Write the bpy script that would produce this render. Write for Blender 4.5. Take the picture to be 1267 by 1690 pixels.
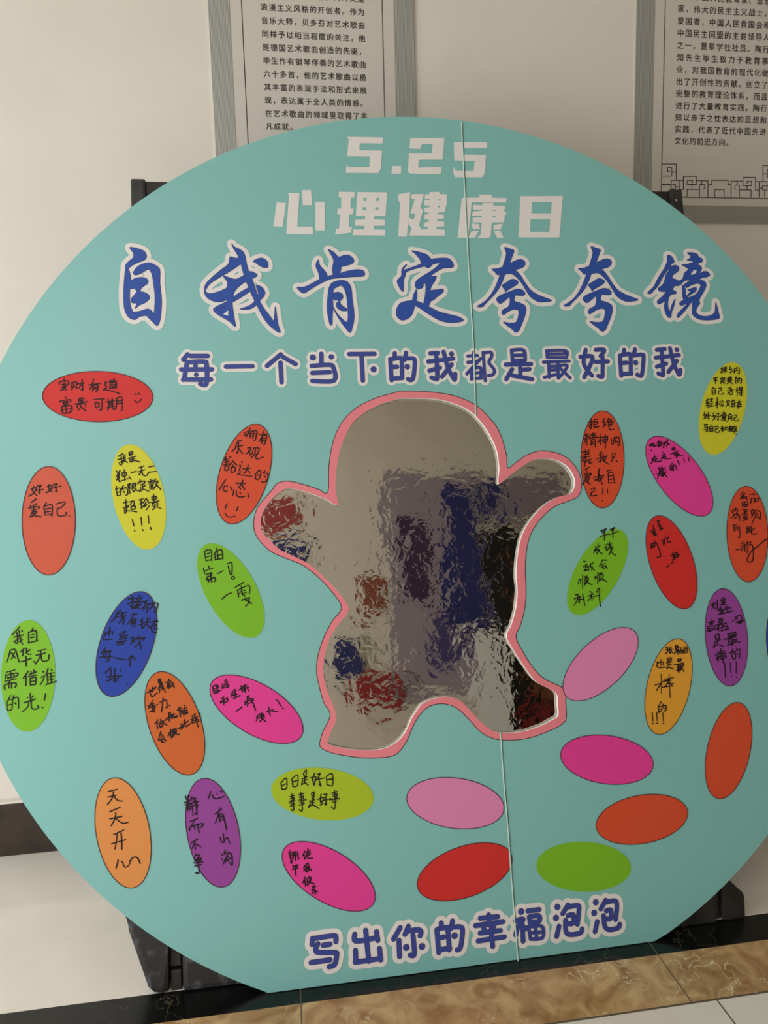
import bpy, bmesh, math, random
from mathutils import Vector, Matrix
from mathutils.geometry import delaunay_2d_cdt

for o in list(bpy.data.objects):
    bpy.data.objects.remove(o, do_unlink=True)
scene = bpy.context.scene
col = scene.collection
R_ = math.radians

# ------------------------------------------------------------------ camera, world, light, exposure
cam_d = bpy.data.cameras.new('camera'); cam = bpy.data.objects.new('camera', cam_d); col.objects.link(cam)
cam_d.sensor_fit = 'VERTICAL'; cam_d.sensor_height = 24.0; cam_d.lens = 24.0*1199.950/1690.0
cam_d.clip_start = 0.02
cam.matrix_world = Matrix([[0.989268, 0.043499, -0.139488, -0.367581], [-0.143835, 0.122006, -0.982052, -1.637092], [-0.0257, 0.991576, 0.126953, 1.216375], [0.0, 0.0, 0.0, 1.0]])
scene.camera = cam

wd = bpy.data.worlds.new('world'); scene.world = wd; wd.use_nodes = True
bgn = wd.node_tree.nodes['Background']
bgn.inputs[0].default_value = (0.80, 0.90, 1.0, 1); bgn.inputs[1].default_value = 0.35

def area_light(name, loc, target, sx, sy, power, colour):
    d = bpy.data.lights.new(name, 'AREA'); d.shape = 'RECTANGLE'; d.size = sx; d.size_y = sy
    d.energy = power; d.color = colour
    o = bpy.data.objects.new(name, d); col.objects.link(o); o.location = loc
    o.rotation_euler = (Vector(target)-Vector(loc)).to_track_quat('-Z', 'Y').to_euler()
    return o
# daylight entering through the glazed entrance on the left
area_light('entrance_daylight', (-2.95, -1.35, 0.98), (0.0, -0.95, 0.85), 2.1, 1.8, 71, (0.985, 1.0, 1.05))
# fill light added high in the hall behind the camera, no window there
area_light('hall_fill', (-1.5, -3.5, 3.05), (0.3, -2.2, 0.0), 2.4, 1.2, 40, (1.0, 0.98, 0.98))

vs = scene.view_settings
vs.view_transform = 'Standard'; vs.look = 'None'; vs.gamma = 1.0; vs.use_curve_mapping = False
vs.exposure = 0.0

# ------------------------------------------------------------------ materials
def lin(c):
    return tuple(((v/255)/12.92 if v/255 <= 0.04045 else ((v/255+0.055)/1.055)**2.4) for v in c)
MATS = {}
def mat(name, rgb, rough=0.5, metal=0.0, spec=0.5):
    if name in MATS: return MATS[name]
    m = bpy.data.materials.new(name); m.use_nodes = True
    b = m.node_tree.nodes['Principled BSDF']
    b.inputs['Base Color'].default_value = (*lin(rgb), 1); b.inputs['Roughness'].default_value = rough
    b.inputs['Metallic'].default_value = metal; b.inputs['Specular IOR Level'].default_value = spec
    MATS[name] = m; return m
def nodes(m): return m.node_tree.nodes, m.node_tree.links, m.node_tree.nodes['Principled BSDF']
def mottle(m, rgb_a, rgb_b, scale, lo=0.4, hi=0.6, detail=4.0, bump=0.0, stretch=None):
    n, l, b = nodes(m)
    tc = n.new('ShaderNodeTexCoord'); mp = n.new('ShaderNodeMapping'); l.new(tc.outputs['Object'], mp.inputs[0])
    if stretch: mp.inputs['Scale'].default_value = stretch
    t = n.new('ShaderNodeTexNoise'); t.inputs['Scale'].default_value = scale; t.inputs['Detail'].default_value = detail
    l.new(mp.outputs[0], t.inputs['Vector'])
    r = n.new('ShaderNodeValToRGB'); r.color_ramp.elements[0].position = lo; r.color_ramp.elements[1].position = hi
    r.color_ramp.elements[0].color = (*lin(rgb_a), 1); r.color_ramp.elements[1].color = (*lin(rgb_b), 1)
    l.new(t.outputs['Fac'], r.inputs[0]); l.new(r.outputs[0], b.inputs['Base Color'])
    if bump:
        bp = n.new('ShaderNodeBump'); bp.inputs['Strength'].default_value = bump; bp.inputs['Distance'].default_value = 0.002
        l.new(t.outputs['Fac'], bp.inputs['Height']); l.new(bp.outputs[0], b.inputs['Normal'])
    return m

m_wall = mottle(mat('wall_paint', (222, 215, 203), 0.75), (220, 213, 201), (224, 217, 205), 3.0, bump=0.02)
m_ceiling = mat('ceiling_paint', (225, 220, 208), 0.8)
m_base = mottle(mat('dark_stone', (52, 43, 36), 0.22), (44, 36, 30), (58, 48, 40), 9.0)
m_teal = mat('teal_print', (129, 190, 184), 0.40, spec=0.6)
m_core = mat('foam_core', (235, 232, 224), 0.8)
m_white = mat('white_print', (230, 226, 221), 0.45, spec=0.35)
m_pinkline = mat('pink_print', (232, 132, 140), 0.45, spec=0.35)
m_outline = mat('dark_outline', (70, 30, 40), 0.5, spec=0.3)
m_navy = mat('title_blue', (44, 80, 164), 0.45, spec=0.35)
m_navy2 = mat('slogan_blue', (58, 72, 148), 0.45, spec=0.35)
m_ink = mat('marker_ink', (24, 14, 18), 0.5, spec=0.3)
m_black = mottle(mat('black_plastic', (38, 37, 36), 0.45), (30, 29, 28), (50, 49, 47), 14.0, bump=0.15)
m_scuff = mottle(mat('scuffed_plastic', (60, 59, 58), 0.5), (44, 43, 42), (92, 92, 94), 38.0, 0.52, 0.72, 6.0, bump=0.2)
m_frame = mat('black_frame', (34, 28, 26), 0.4)
m_chrome = mat('steel', (190, 190, 190), 0.25, 1.0)
BUB = dict(red=(208, 45, 40), coral=(204, 88, 62), vermilion=(214, 78, 44), yellow=(206, 203, 44), lime=(122, 184, 34), blue=(34, 64, 160),
           orange=(204, 100, 42), magenta=(226, 62, 148), olive=(168, 190, 36), peach=(220, 142, 74), purple=(148, 68, 150), pink=(222, 134, 176), amber=(222, 158, 50))
for k, v in BUB.items(): mat('bubble_'+k, v, 0.45, spec=0.35)

def marble(name, c0, c1, vein, vscale, vwidth, rough, cloud=3.0, gate_lo=0.46):
    m = mat(name, c0, rough); n, l, b = nodes(m)
    tc = n.new('ShaderNodeTexCoord')
    t = n.new('ShaderNodeTexNoise'); t.inputs['Scale'].default_value = cloud; t.inputs['Detail'].default_value = 6; t.inputs['Distortion'].default_value = 1.2
    l.new(tc.outputs['Object'], t.inputs['Vector'])
    r = n.new('ShaderNodeValToRGB'); r.color_ramp.elements[0].position = 0.35; r.color_ramp.elements[1].position = 0.66
    r.color_ramp.elements[0].color = (*lin(c0), 1); r.color_ramp.elements[1].color = (*lin(c1), 1)
    l.new(t.outputs['Fac'], r.inputs[0])
    wn = n.new('ShaderNodeTexNoise'); wn.inputs['Scale'].default_value = vscale*0.8; wn.inputs['Detail'].default_value = 5
    l.new(tc.outputs['Object'], wn.inputs['Vector'])
    mx = n.new('ShaderNodeMix'); mx.data_type = 'RGBA'; mx.blend_type = 'LINEAR_LIGHT'; mx.inputs['Factor'].default_value = 0.22
    l.new(tc.outputs['Object'], mx.inputs['A']); l.new(wn.outputs['Color'], mx.inputs['B'])
    vo = n.new('ShaderNodeTexVoronoi'); vo.feature = 'DISTANCE_TO_EDGE'; vo.inputs['Scale'].default_value = vscale
    l.new(mx.outputs['Result'], vo.inputs['Vector'])
    vr = n.new('ShaderNodeValToRGB'); vr.color_ramp.elements[0].position = 0.0; vr.color_ramp.elements[1].position = vwidth
    vr.color_ramp.elements[0].color = (1, 1, 1, 1); vr.color_ramp.elements[1].color = (0, 0, 0, 1)
    l.new(vo.outputs['Distance'], vr.inputs[0])
    gate = n.new('ShaderNodeTexNoise'); gate.inputs['Scale'].default_value = 5.0
    l.new(tc.outputs['Object'], gate.inputs['Vector'])
    gr = n.new('ShaderNodeValToRGB'); gr.color_ramp.elements[0].position = gate_lo; gr.color_ramp.elements[1].position = gate_lo+0.14
    l.new(gate.outputs['Fac'], gr.inputs[0])
    mu = n.new('ShaderNodeMath'); mu.operation = 'MULTIPLY'; l.new(vr.outputs[0], mu.inputs[0]); l.new(gr.outputs[0], mu.inputs[1])
    fin = n.new('ShaderNodeMix'); fin.data_type = 'RGBA'; l.new(mu.outputs[0], fin.inputs['Factor'])
    l.new(r.outputs[0], fin.inputs['A']); fin.inputs['B'].default_value = (*lin(vein), 1)
    l.new(fin.outputs['Result'], b.inputs['Base Color'])
    return m
m_tan = marble('tan_marble', (156, 114, 70), (208, 174, 122), (230, 216, 180), 10.0, 0.032, 0.28, 14.0, 0.46)
m_blackmarble = marble('black_marble', (11, 12, 11), (20, 22, 20), (96, 90, 74), 6.0, 0.007, 0.2, 3.0)
m_tile = mottle(mat('white_floor_tile', (232, 226, 213), 0.09), (229, 223, 209), (235, 229, 216), 4.0)
m_joint = mat('tile_joint', (96, 84, 66), 0.6)

# silver band of fine vertical lines printed on the wall panels
m_band = mat('silver_lined_band', (168, 168, 162), 0.38, 0.25); n, l, b = nodes(m_band)
tc = n.new('ShaderNodeTexCoord'); sp = n.new('ShaderNodeSeparateXYZ'); l.new(tc.outputs['Object'], sp.inputs[0])
mu = n.new('ShaderNodeMath'); mu.operation = 'MULTIPLY'; mu.inputs[1].default_value = 1700.0; l.new(sp.outputs['X'], mu.inputs[0])
si = n.new('ShaderNodeMath'); si.operation = 'SINE'; l.new(mu.outputs[0], si.inputs[0])
cr = n.new('ShaderNodeValToRGB'); cr.color_ramp.elements[0].position = 0.1; cr.color_ramp.elements[1].position = 0.9
cr.color_ramp.elements[0].color = (*lin((140, 140, 134)), 1); cr.color_ramp.elements[1].color = (*lin((190, 190, 182)), 1)
l.new(si.outputs[0], cr.inputs[0]); l.new(cr.outputs[0], b.inputs['Base Color'])
m_panel = mat('panel_print', (204, 198, 186), 0.5)
m_text = mat('panel_ink', (46, 37, 33), 0.6)

# wrinkled silver film
m_film = mat('silver_film', (196, 192, 180), 0.008, 1.0); n, l, b = nodes(m_film)
tc = n.new('ShaderNodeTexCoord')
nz = n.new('ShaderNodeTexNoise'); nz.inputs['Scale'].default_value = 46.0; nz.inputs['Detail'].default_value = 2.5; nz.inputs['Roughness'].default_value = 0.45
nz.inputs['Distortion'].default_value = 0.5
l.new(tc.outputs['Object'], nz.inputs['Vector'])
bp = n.new('ShaderNodeBump'); bp.inputs['Strength'].default_value = 1.0; bp.inputs['Distance'].default_value = 0.00036
l.new(nz.outputs['Fac'], bp.inputs['Height'])
n2 = n.new('ShaderNodeTexNoise'); n2.inputs['Scale'].default_value = 9.0; n2.inputs['Detail'].default_value = 1.0
l.new(tc.outputs['Object'], n2.inputs['Vector'])
b2 = n.new('ShaderNodeBump'); b2.inputs['Strength'].default_value = 1.0; b2.inputs['Distance'].default_value = 0.0011
l.new(n2.outputs['Fac'], b2.inputs['Height']); l.new(b2.outputs[0], bp.inputs['Normal']); l.new(bp.outputs[0], b.inputs['Normal'])

# ------------------------------------------------------------------ mesh helpers
def link(name, me, m, parent=None):
    o = bpy.data.objects.new(name, me); col.objects.link(o)
    if m is not None and not me.materials: me.materials.append(m)
    if parent is not None: o.parent = parent
    return o
def props(o, label=None, cat=None, group=None, kind=None):
    if label: o['label'] = label
    if cat: o['category'] = cat
    if group: o['group'] = group
    if kind: o['kind'] = kind
    return o
def empty(name, loc, rot=(0, 0, 0)):
    o = bpy.data.objects.new(name, None); col.objects.link(o); o.location = loc; o.rotation_euler = rot
    o.empty_display_size = 0.1; return o
def box_bm(bm, x0, x1, y0, y1, z0, z1, bev=0.0):
    t = bmesh.new()
    v = [t.verts.new((x, y, z)) for x in (x0, x1) for y in (y0, y1) for z in (z0, z1)]
    for f in ((0, 1, 3, 2), (4, 6, 7, 5), (0, 4, 5, 1), (2, 3, 7, 6), (0, 2, 6, 4), (1, 5, 7, 3)): t.faces.new([v[i] for i in f])
    if bev: bmesh.ops.bevel(t, geom=list(t.edges), offset=bev, segments=2, profile=0.6, affect='EDGES')
    bmesh.ops.recalc_face_normals(t, faces=list(t.faces))
    me = bpy.data.meshes.new('t'); t.to_mesh(me); t.free(); bm.from_mesh(me); bpy.data.meshes.remove(me)
def done(name, bm, m, parent=None):
    me = bpy.data.meshes.new(name); bm.to_mesh(me); bm.free(); return link(name, me, m, parent)
def box(name, x0, x1, y0, y1, z0, z1, m, parent=None, bev=0.0):
    bm = bmesh.new(); box_bm(bm, x0, x1, y0, y1, z0, z1, bev); return done(name, bm, m, parent)
def prism_bm(bm, pts, y0, y1, bev=0.0):
    """polygon in x,z extruded from y0 to y1"""
    t = bmesh.new()
    a = [t.verts.new((x, y0, z)) for x, z in pts]; b2 = [t.verts.new((x, y1, z)) for x, z in pts]
    k = len(pts)
    t.faces.new(a); t.faces.new(list(reversed(b2)))
    for i in range(k): t.faces.new([a[i], b2[i], b2[(i+1) % k], a[(i+1) % k]])
    if bev: bmesh.ops.bevel(t, geom=list(t.edges), offset=bev, segments=2, profile=0.6, affect='EDGES')
    bmesh.ops.recalc_face_normals(t, faces=list(t.faces))
    me = bpy.data.meshes.new('t'); t.to_mesh(me); t.free(); bm.from_mesh(me); bpy.data.meshes.remove(me)
def plate(name, loops, y, depth, m, parent):
    """flat plate with holes: outer loop and inner loops in x,z, front at y, going back by depth"""
    cu = bpy.data.curves.new(name, 'CURVE'); cu.dimensions = '2D'; cu.fill_mode = 'BOTH'; cu.extrude = depth/2
    for lp in loops:
        s = cu.splines.new('POLY'); s.points.add(len(lp)-1); s.use_cyclic_u = True
        for p, (x, z) in zip(s.points, lp): p.co = (x, z, 0, 1)
    t = bpy.data.objects.new('t', cu); col.objects.link(t)
    bpy.context.view_layer.update()
    dg = bpy.context.evaluated_depsgraph_get()
    me = bpy.data.meshes.new_from_object(t.evaluated_get(dg)); me.name = name
    bpy.data.objects.remove(t); bpy.data.curves.remove(cu)
    for v in me.vertices: v.co = (v.co.x, y+depth/2-v.co.z, v.co.y)
    bm = bmesh.new(); bm.from_mesh(me); bmesh.ops.remove_doubles(bm, verts=list(bm.verts), dist=1e-5)
    bmesh.ops.recalc_face_normals(bm, faces=list(bm.faces)); bm.to_mesh(me); bm.free()
    me.materials.clear()
    return link(name, me, m, parent)

class Ink:
    """flat print: filled shapes and round-ended strokes in x,z on one plane"""
    def __init__(s): s.v = []; s.f = []; s.n = 0
    def lift(s):                      # overlapping strokes lie microns apart, as ink does
        s.n = (s.n+1) % 151; return s.n*1.6e-6
    def poly(s, pts, y):
        r = delaunay_2d_cdt([Vector(p) for p in pts], [], [list(range(len(pts)))], 1, 1e-6)
        y -= s.lift(); k = len(s.v); s.v += [(p.x, y, p.y) for p in r[0]]; s.f += [[i+k for i in f] for f in r[2]]
    def disc(s, p, r, y, n=10):
        y -= s.lift(); k = len(s.v); s.v += [(p[0]+r*math.cos(2*math.pi*i/n), y, p[1]+r*math.sin(2*math.pi*i/n)) for i in range(n)]
        s.f.append([k+i for i in range(n)])
    def stroke(s, pts, r, y, n=10, cyc=False):
        for p in pts: s.disc(p, r, y, n)
        segs = list(zip(pts, pts[1:])) + ([(pts[-1], pts[0])] if cyc else [])
        for a, b in segs:
            dx, dz = b[0]-a[0], b[1]-a[1]; L = math.hypot(dx, dz)
            if L < 1e-7: continue
            nx, nz = -dz/L*r, dx/L*r; k = len(s.v); q = y-s.lift()
            s.v += [(a[0]+nx, q, a[1]+nz), (a[0]-nx, q, a[1]-nz), (b[0]-nx, q, b[1]-nz), (b[0]+nx, q, b[1]+nz)]
            s.f.append([k, k+1, k+2, k+3])
    def done(s, name, m, parent):
        me = bpy.data.meshes.new(name); me.from_pydata(s.v, [], s.f)
        for p in me.polygons:
            if p.normal.y > 0: p.flip()
        me.update(); return link(name, me, m, parent)
def smooth(pts, k=4, cyc=True):
    out = []; n = len(pts)
    for i in range(n if cyc else n-1):
        P = [pts[(i+d) % n] if cyc else pts[min(max(i+d, 0), n-1)] for d in (-1, 0, 1, 2)]
        for j in range(k):
            t = j/k
            out.append(tuple(0.5*(2*P[1][c]+(P[2][c]-P[0][c])*t+(2*P[0][c]-5*P[1][c]+4*P[2][c]-P[3][c])*t*t+(-P[0][c]+3*P[1][c]-3*P[2][c]+P[3][c])*t**3) for c in (0, 1)))
    if not cyc: out.append(pts[-1])
    return out
U = 0.00025
def dec(s):
    return [[tuple(int(c)*U for c in p.split(',')) for p in st.split()] for st in s.split(';')]

# ------------------------------------------------------------------ setting
YW = 0.4612                      # wall face
def struct(o): o['kind'] = 'structure'; return o
XL, XR, YB, ZC = -3.1, 4.6, -4.0, 3.3
struct(box('wall_back', XL, XR, YW, YW+0.12, 0, ZC, m_wall))
struct(box('wall_right', XR, XR+0.12, YB, YW, 0, ZC, m_wall))
struct(box('wall_front', XL, XR, YB-0.12, YB, 0, ZC, m_wall))
struct(box('ceiling', XL, XR, YB, YW, ZC, ZC+0.1, m_ceiling))
bm = bmesh.new(); box_bm(bm, XL, XR, YW-0.014, YW, 0, 0.158)
struct(done('baseboard_back', bm, m_base))
bm = bmesh.new(); box_bm(bm, XL, XR, YW-0.016, YW, 0.1585, 0.166)
struct(done('trim_1', bm, m_wall))
# glazed entrance wall on the left: piers, lintel and mullions around open glass bays
bm = bmesh.new()
box_bm(bm, XL-0.12, XL, -0.25, YW, 0, ZC); box_bm(bm, XL-0.12, XL, YB, -2.45, 0, ZC); box_bm(bm, XL-0.12, XL, -2.45, -0.25, 2.3, ZC)
struct(done('wall_left', bm, m_wall))
bm = bmesh.new()
for y in (-2.45, -1.73, -1.02, -0.3): box_bm(bm, XL-0.08, XL-0.03, y, y+0.05, 0, 2.3)
box_bm(bm, XL-0.08, XL-0.03, -2.45, -0.25, 2.25, 2.3)
struct(done('window_1', bm, m_frame))
# floor: white tiles, black marble strip, tan marble strip, white tiles
Y1, Y2, Y3 = -0.1530, -0.2345, -0.3735
bm = bmesh.new(); box_bm(bm, XL, XR, Y1, YW, -0.05, 0); struct(done('floor', bm, m_tile))
bm = bmesh.new(); box_bm(bm, XL, XR, YB, Y3, -0.05, 0); struct(done('floor_hall', bm, m_tile)).name = 'floor.001'
bm = bmesh.new(); box_bm(bm, XL, XR, Y2, Y1, -0.05, 0); struct(done('trim_2', bm, m_blackmarble))
bm = bmesh.new(); box_bm(bm, XL, XR, Y3, Y2, -0.05, 0); struct(done('trim_3', bm, m_tan))
bm = bmesh.new()
for x in (-2.0, -1.2, -0.4+0.028, 0.40+0.03, 1.23, 2.03): box_bm(bm, x-0.0012, x+0.0012, Y3, Y1, 0, 0.0003)
for x in (-1.92, -1.12, -0.32, 0.484, 1.284, 2.084): box_bm(bm, x-0.0015, x+0.0015, YB, Y3, 0, 0.0003)
for y in (Y3-0.8, Y3-1.6, Y3-2.4): box_bm(bm, XL, XR, y-0.0015, y+0.0015, 0, 0.0003)
for y in (Y3,): box_bm(bm, XL, XR, y-0.0022, y+0.0022, 0, 0.0004)
struct(done('trim_4', bm, m_joint))

# ------------------------------------------------------------------ wall panels with printed text
def glyphs(body):
    cu = bpy.data.curves.new('t', 'FONT'); cu.body = body; cu.size = 1.0; cu.resolution_u = 2
    t = bpy.data.objects.new('t', cu); col.objects.link(t); bpy.context.view_layer.update()
    me = bpy.data.meshes.new_from_object(t.evaluated_get(bpy.context.evaluated_depsgraph_get()))
    V = [tuple(v.co) for v in me.vertices]; F = [list(p.vertices) for p in me.polygons]
    bpy.data.objects.remove(t); bpy.data.curves.remove(cu); bpy.data.meshes.remove(me)
    return V, F
ADV = None
def text_block(lines, x0, x1, z0, pitch, h, y, name, parent):
    """each line justified between x0 and x1; z0 is the middle of the first line"""
    ink = Ink()
    for i, ln in enumerate(lines):
        full = not ln.endswith('|'); ln = ln.rstrip('|')
        cw = (x1-x0)/(len(ln) if full else lines_n)
        for j, ch in enumerate(ln):
            if ch == ' ': continue
            if ch not in GL: GL[ch] = glyphs(ch)
            V, F = GL[ch]; k = len(ink.v)
            sx = sz = h
            for vx, vy, vz in V: ink.v.append((x0+cw*j+(cw-h)/2+vx*sx, y, z0-pitch*i-h*0.38+vy*sz))
            ink.f += [[k+q for q in f] for f in F]
            # the print is a medium weight: a second pass shifted by a hair
            k = len(ink.v)
            for vx, vy, vz in V: ink.v.append((x0+cw*j+(cw-h)/2+vx*sx+0.0007, y-0.00003, z0-pitch*i-h*0.38+vy*sz))
            ink.f += [[k+q for q in f] for f in F]
            k = len(ink.v)
            for vx, vy, vz in V: ink.v.append((x0+cw*j+(cw-h)/2+vx*sx+0.0003, y-0.00006, z0-pitch*i-h*0.38+vy*sz+0.0005))
            ink.f += [[k+q for q in f] for f in F]
    return ink.done(name, m_text, parent)
GL = {}
def wall_panel(xl, label, lines, tx0, tx1, tz0, tp, th, nfull):
    global lines_n; lines_n = nfull
    W, zb, zt = 0.547, 1.771, 2.95
    r = empty('wall_panel', (xl, YW, zb)); props(r, label, 'poster', 'printed panels on the wall')
    box('panel_sheet', 0, W, -0.006, 0, 0, zt-zb, m_panel, r)
    bm = bmesh.new()
    for a, b2 in ((0.0, 0.056), (W-0.056, W)): box_bm(bm, a, b2, -0.0066, -0.006, 0, zt-zb)
    done('silver_band', bm, m_band, r)
    m_low = mat('grey_band', (152, 150, 140), 0.4, 0.2)
    box('bottom_band', 0.056, W-0.056, -0.0066, -0.006, 0, 0.048, m_low, r)
    ink = Ink()
    fx0, fx1, fz = 0.0868, W-0.0868, 0.0715
    ink.stroke([(fx0, 1.15), (fx0, fz), (fx1, fz), (fx1, 1.15), (fx0, 1.15)], 0.0012, -0.0063)
    ink.done('line_frame', m_text, r)
    ink = Ink()
    for st in dec(FRIEZE): ink.stroke([(x, z) for x, z in st], 0.00115, -0.0064)
    ink.done('fretwork_border', m_text, r)
    text_block(lines, tx0-xl, tx1-xl, tz0-zb, tp, th, -0.0064, 'printed_text', r)
    return r
FRIEZE = "344,650 527,654 532,472;349,516 474,518 472,611 420,610 421,568 444,569;475,563 529,564;346,423 470,425;469,471 471,373 523,374 522,426 490,425;469,471 622,474;570,473 575,290;531,399 568,400;497,371 500,289;625,373 621,519 784,522 787,429 674,427 672,475 736,476 736,451;573,372 625,373;786,475 934,475 940,293;730,426 732,375;675,291 673,372 830,375;832,292 828,427 893,429 895,383 878,383;855,470 857,428;935,429 981,430 980,481 1190,485 1192,434 1232,435;1027,294 1024,376 1144,378 1147,295;1237,296 1230,475 1381,478;1309,472 1311,433;1344,296 1338,432 1281,431 1282,385 1294,385;1341,378 1492,380 1495,298;1438,428 1440,379;1550,379 1544,524 1381,521 1385,429 1496,431 1495,478 1436,477 1437,454;1546,476 1695,479 1700,382 1641,381 1639,430 1680,431;1550,379 1597,380;1593,477 1600,298;1611,406 1640,406;1671,379 1674,299;1643,478 1635,661 1818,665;1824,533 1699,530 1695,617 1748,618 1750,577 1726,577;1645,567 1697,568;1698,431 1829,433"
wall_panel(-0.500, 'left wall panel of printed Chinese text rising behind the board top', [
 '集古典主义大成者，同时又是', '浪漫主义风格的开创者。作为', '音乐大师，贝多芬对艺术歌曲', '同样予以相当程度的关注，他', '是德国艺术歌曲创造的先驱，',
 '毕生作有钢琴伴奏的艺术歌曲', '六十多首，他的艺术歌曲以极', '其丰富的表现手法和形式来展', '现，表达属于全人类的情感。', '在艺术歌曲的领域里取得了非', '凡成就。|'],
 -0.366, -0.087, 2.335, 0.0330, 0.0190, 13)
wall_panel(0.688, 'right wall panel of printed Chinese text with a fretwork border along its bottom', [
 '一、中国人民教育家、思想', '家，伟大的民主主义战士，', '爱国者，中国人民救国会和', '中国民主同盟的主要领导人', '之一，景星学社社员。陶行', '知先生毕生致力于教育事',
 '业，对我国教育的现代化做', '出了开创性的贡献。创立了', '完整的教育理论体系，而且', '进行了大量教育实践。陶行', '知以赤子之忱表达的思想和', '实践，代表了近代中国先进', '文化的前进方向。|'],
 0.811, 1.104, 2.389, 0.03255, 0.0215, 12.6)

# ------------------------------------------------------------------ the round board
LEAN = 0.20923
BOARD_Y = -0.1968
board = empty('display_board', (0, BOARD_Y, 0.0), (-LEAN, 0, 0))
props(board, 'large round turquoise board with cut-out mirror and coloured ovals leaning by the wall', 'display board')
OUTLINE = dec("1894,57 1986,103 2077,152 2167,202 2255,255 2343,310 2429,367 2513,427 2596,488 2678,551 2758,617 2837,684 2914,753 2989,825 3062,898 3134,973 3204,1050 3271,1128 3337,1208 3401,1290 3463,1374 3523,1459 3580,1545 3636,1633 3689,1723 3740,1813 3789,1906 3835,1999 3879,2093 3921,2189 3960,2285 3997,2383 4032,2481 4064,2580 4093,2681 4120,2781 4144,2883 4166,2985 4185,3088 4202,3191 4216,3294 4227,3398 4236,3502 4242,3607 4245,3711 4246,3816 4244,3920 4240,4024 4232,4129 4223,4233 4210,4336 4195,4440 4178,4543 4157,4645 4135,4747 4109,4849 4081,4949 4051,5049 4018,5148 3982,5246 3945,5343 3904,5440 3862,5535 3816,5629 3769,5722 3719,5813 3667,5903 3613,5992 3556,6080 3498,6166 3437,6250 3374,6333 3309,6415 3243,6494 3174,6572 3103,6648 3031,6723 2956,6795 2880,6866 2803,6934 2723,7001 2642,7066 2560,7128 2476,7189 2390,7247 2304,7303 2215,7358 2126,7409 2036,7459 1944,7507 1851,7552 1757,7595 1662,7635 1567,7674 1470,7710 1373,7743 1275,7775 1176,7803 1076,7830 976,7854 876,7876 775,7895 673,7912 571,7926 469,7938 367,7948 265,7955 162,7960 59,7962 -43,7962 -146,7959 -249,7954 -351,7947 -453,7937 -555,7925 -657,7910 -758,7893 -859,7873 -959,7852 -1059,7828 -1158,7801 -1257,7772 -1355,7741 -1452,7707 -1549,7672 -1644,7634 -1739,7593 -1833,7551 -1925,7506 -2017,7459 -2107,7409 -2197,7358 -2285,7304 -2372,7249 -2457,7191 -2542,7131 -2624,7069 -2706,7005 -2785,6939 -2863,6871 -2940,6801 -3015,6730 -3088,6656 -3159,6581 -3228,6503 -3296,6424 -3362,6344 -3425,6262 -3487,6178 -3546,6092 -3603,6005 -3658,5917 -3711,5827 -3762,5736 -3810,5644 -3856,5550 -3900,5455 -3941,5360 -3980,5263 -4016,5165 -4050,5066 -4081,4966 -4110,4865 -4136,4764 -4160,4662 -4181,4560 -4199,4457 -4214,4353 -4227,4249 -4238,4145 -4245,4041 -4250,3936 -4252,3832 -4251,3727 -4248,3623 -4242,3518 -4234,3414 -4222,3310 -4208,3206 -4192,3103 -4172,3000 -4150,2898 -4126,2797 -4099,2696 -4069,2596 -4037,2497 -4002,2398 -3965,2301 -3925,2204 -3883,2109 -3839,2015 -3792,1922 -3743,1830 -3692,1740 -3638,1651 -3582,1563 -3524,1477 -3464,1392 -3403,1309 -3339,1228 -3273,1148 -3205,1070 -3135,993 -3064,919 -2990,846 -2915,775 -2839,706 -2761,638 -2681,573 -2599,510 -2517,449 -2433,389 -2347,332 -2260,277 -2172,224 -2083,173 -1992,124 -1901,78 -1808,34 -1765,9 1771,9")[0]
MOUT = dec("-315,5235 -528,5183;-528,5183 -702,5107 -834,5004 -925,4878 -985,4721 -1021,4533 -1041,4303 -1118,4331;-1118,4331 -1260,4385 -1402,4422 -1495,4404 -1548,4344 -1622,4265 -1686,4185 -1721,4074 -1715,3961 -1659,3867 -1572,3781 -1433,3712 -1294,3644 -1157,3524 -1041,3384 -969,3247 -1053,3140;-1053,3140 -1141,2994 -1200,2837 -1221,2698 -1203,2557 -1169,2415 -1118,2301 -1192,2159;-1192,2159 -1222,2033 -1111,1964;-1111,1964 -911,1913 -708,1889 -543,1905 -438,2015;-438,2015 -379,2131 -322,2217 -255,2282 -169,2316 -64,2314 39,2269 139,2169 238,2049 340,1979 466,1944 683,1940 882,1985 1018,2035 1078,2092 1083,2238 1087,2352 1003,2410;1003,2410 876,2482 775,2605 698,2746 646,2875 692,2966;692,2966 747,3120 775,3288 782,3500 811,3691 867,3838 965,3963 1109,4076 1249,4124 1355,4164 1403,4249 1400,4359 1355,4460 1271,4551 1150,4606 1015,4623 877,4586 759,4514 682,4466 679,4582;679,4582 651,4725 605,4857 534,4958 441,5059 334,5127 184,5185 10,5217 -185,5232 -315,5235")
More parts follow.
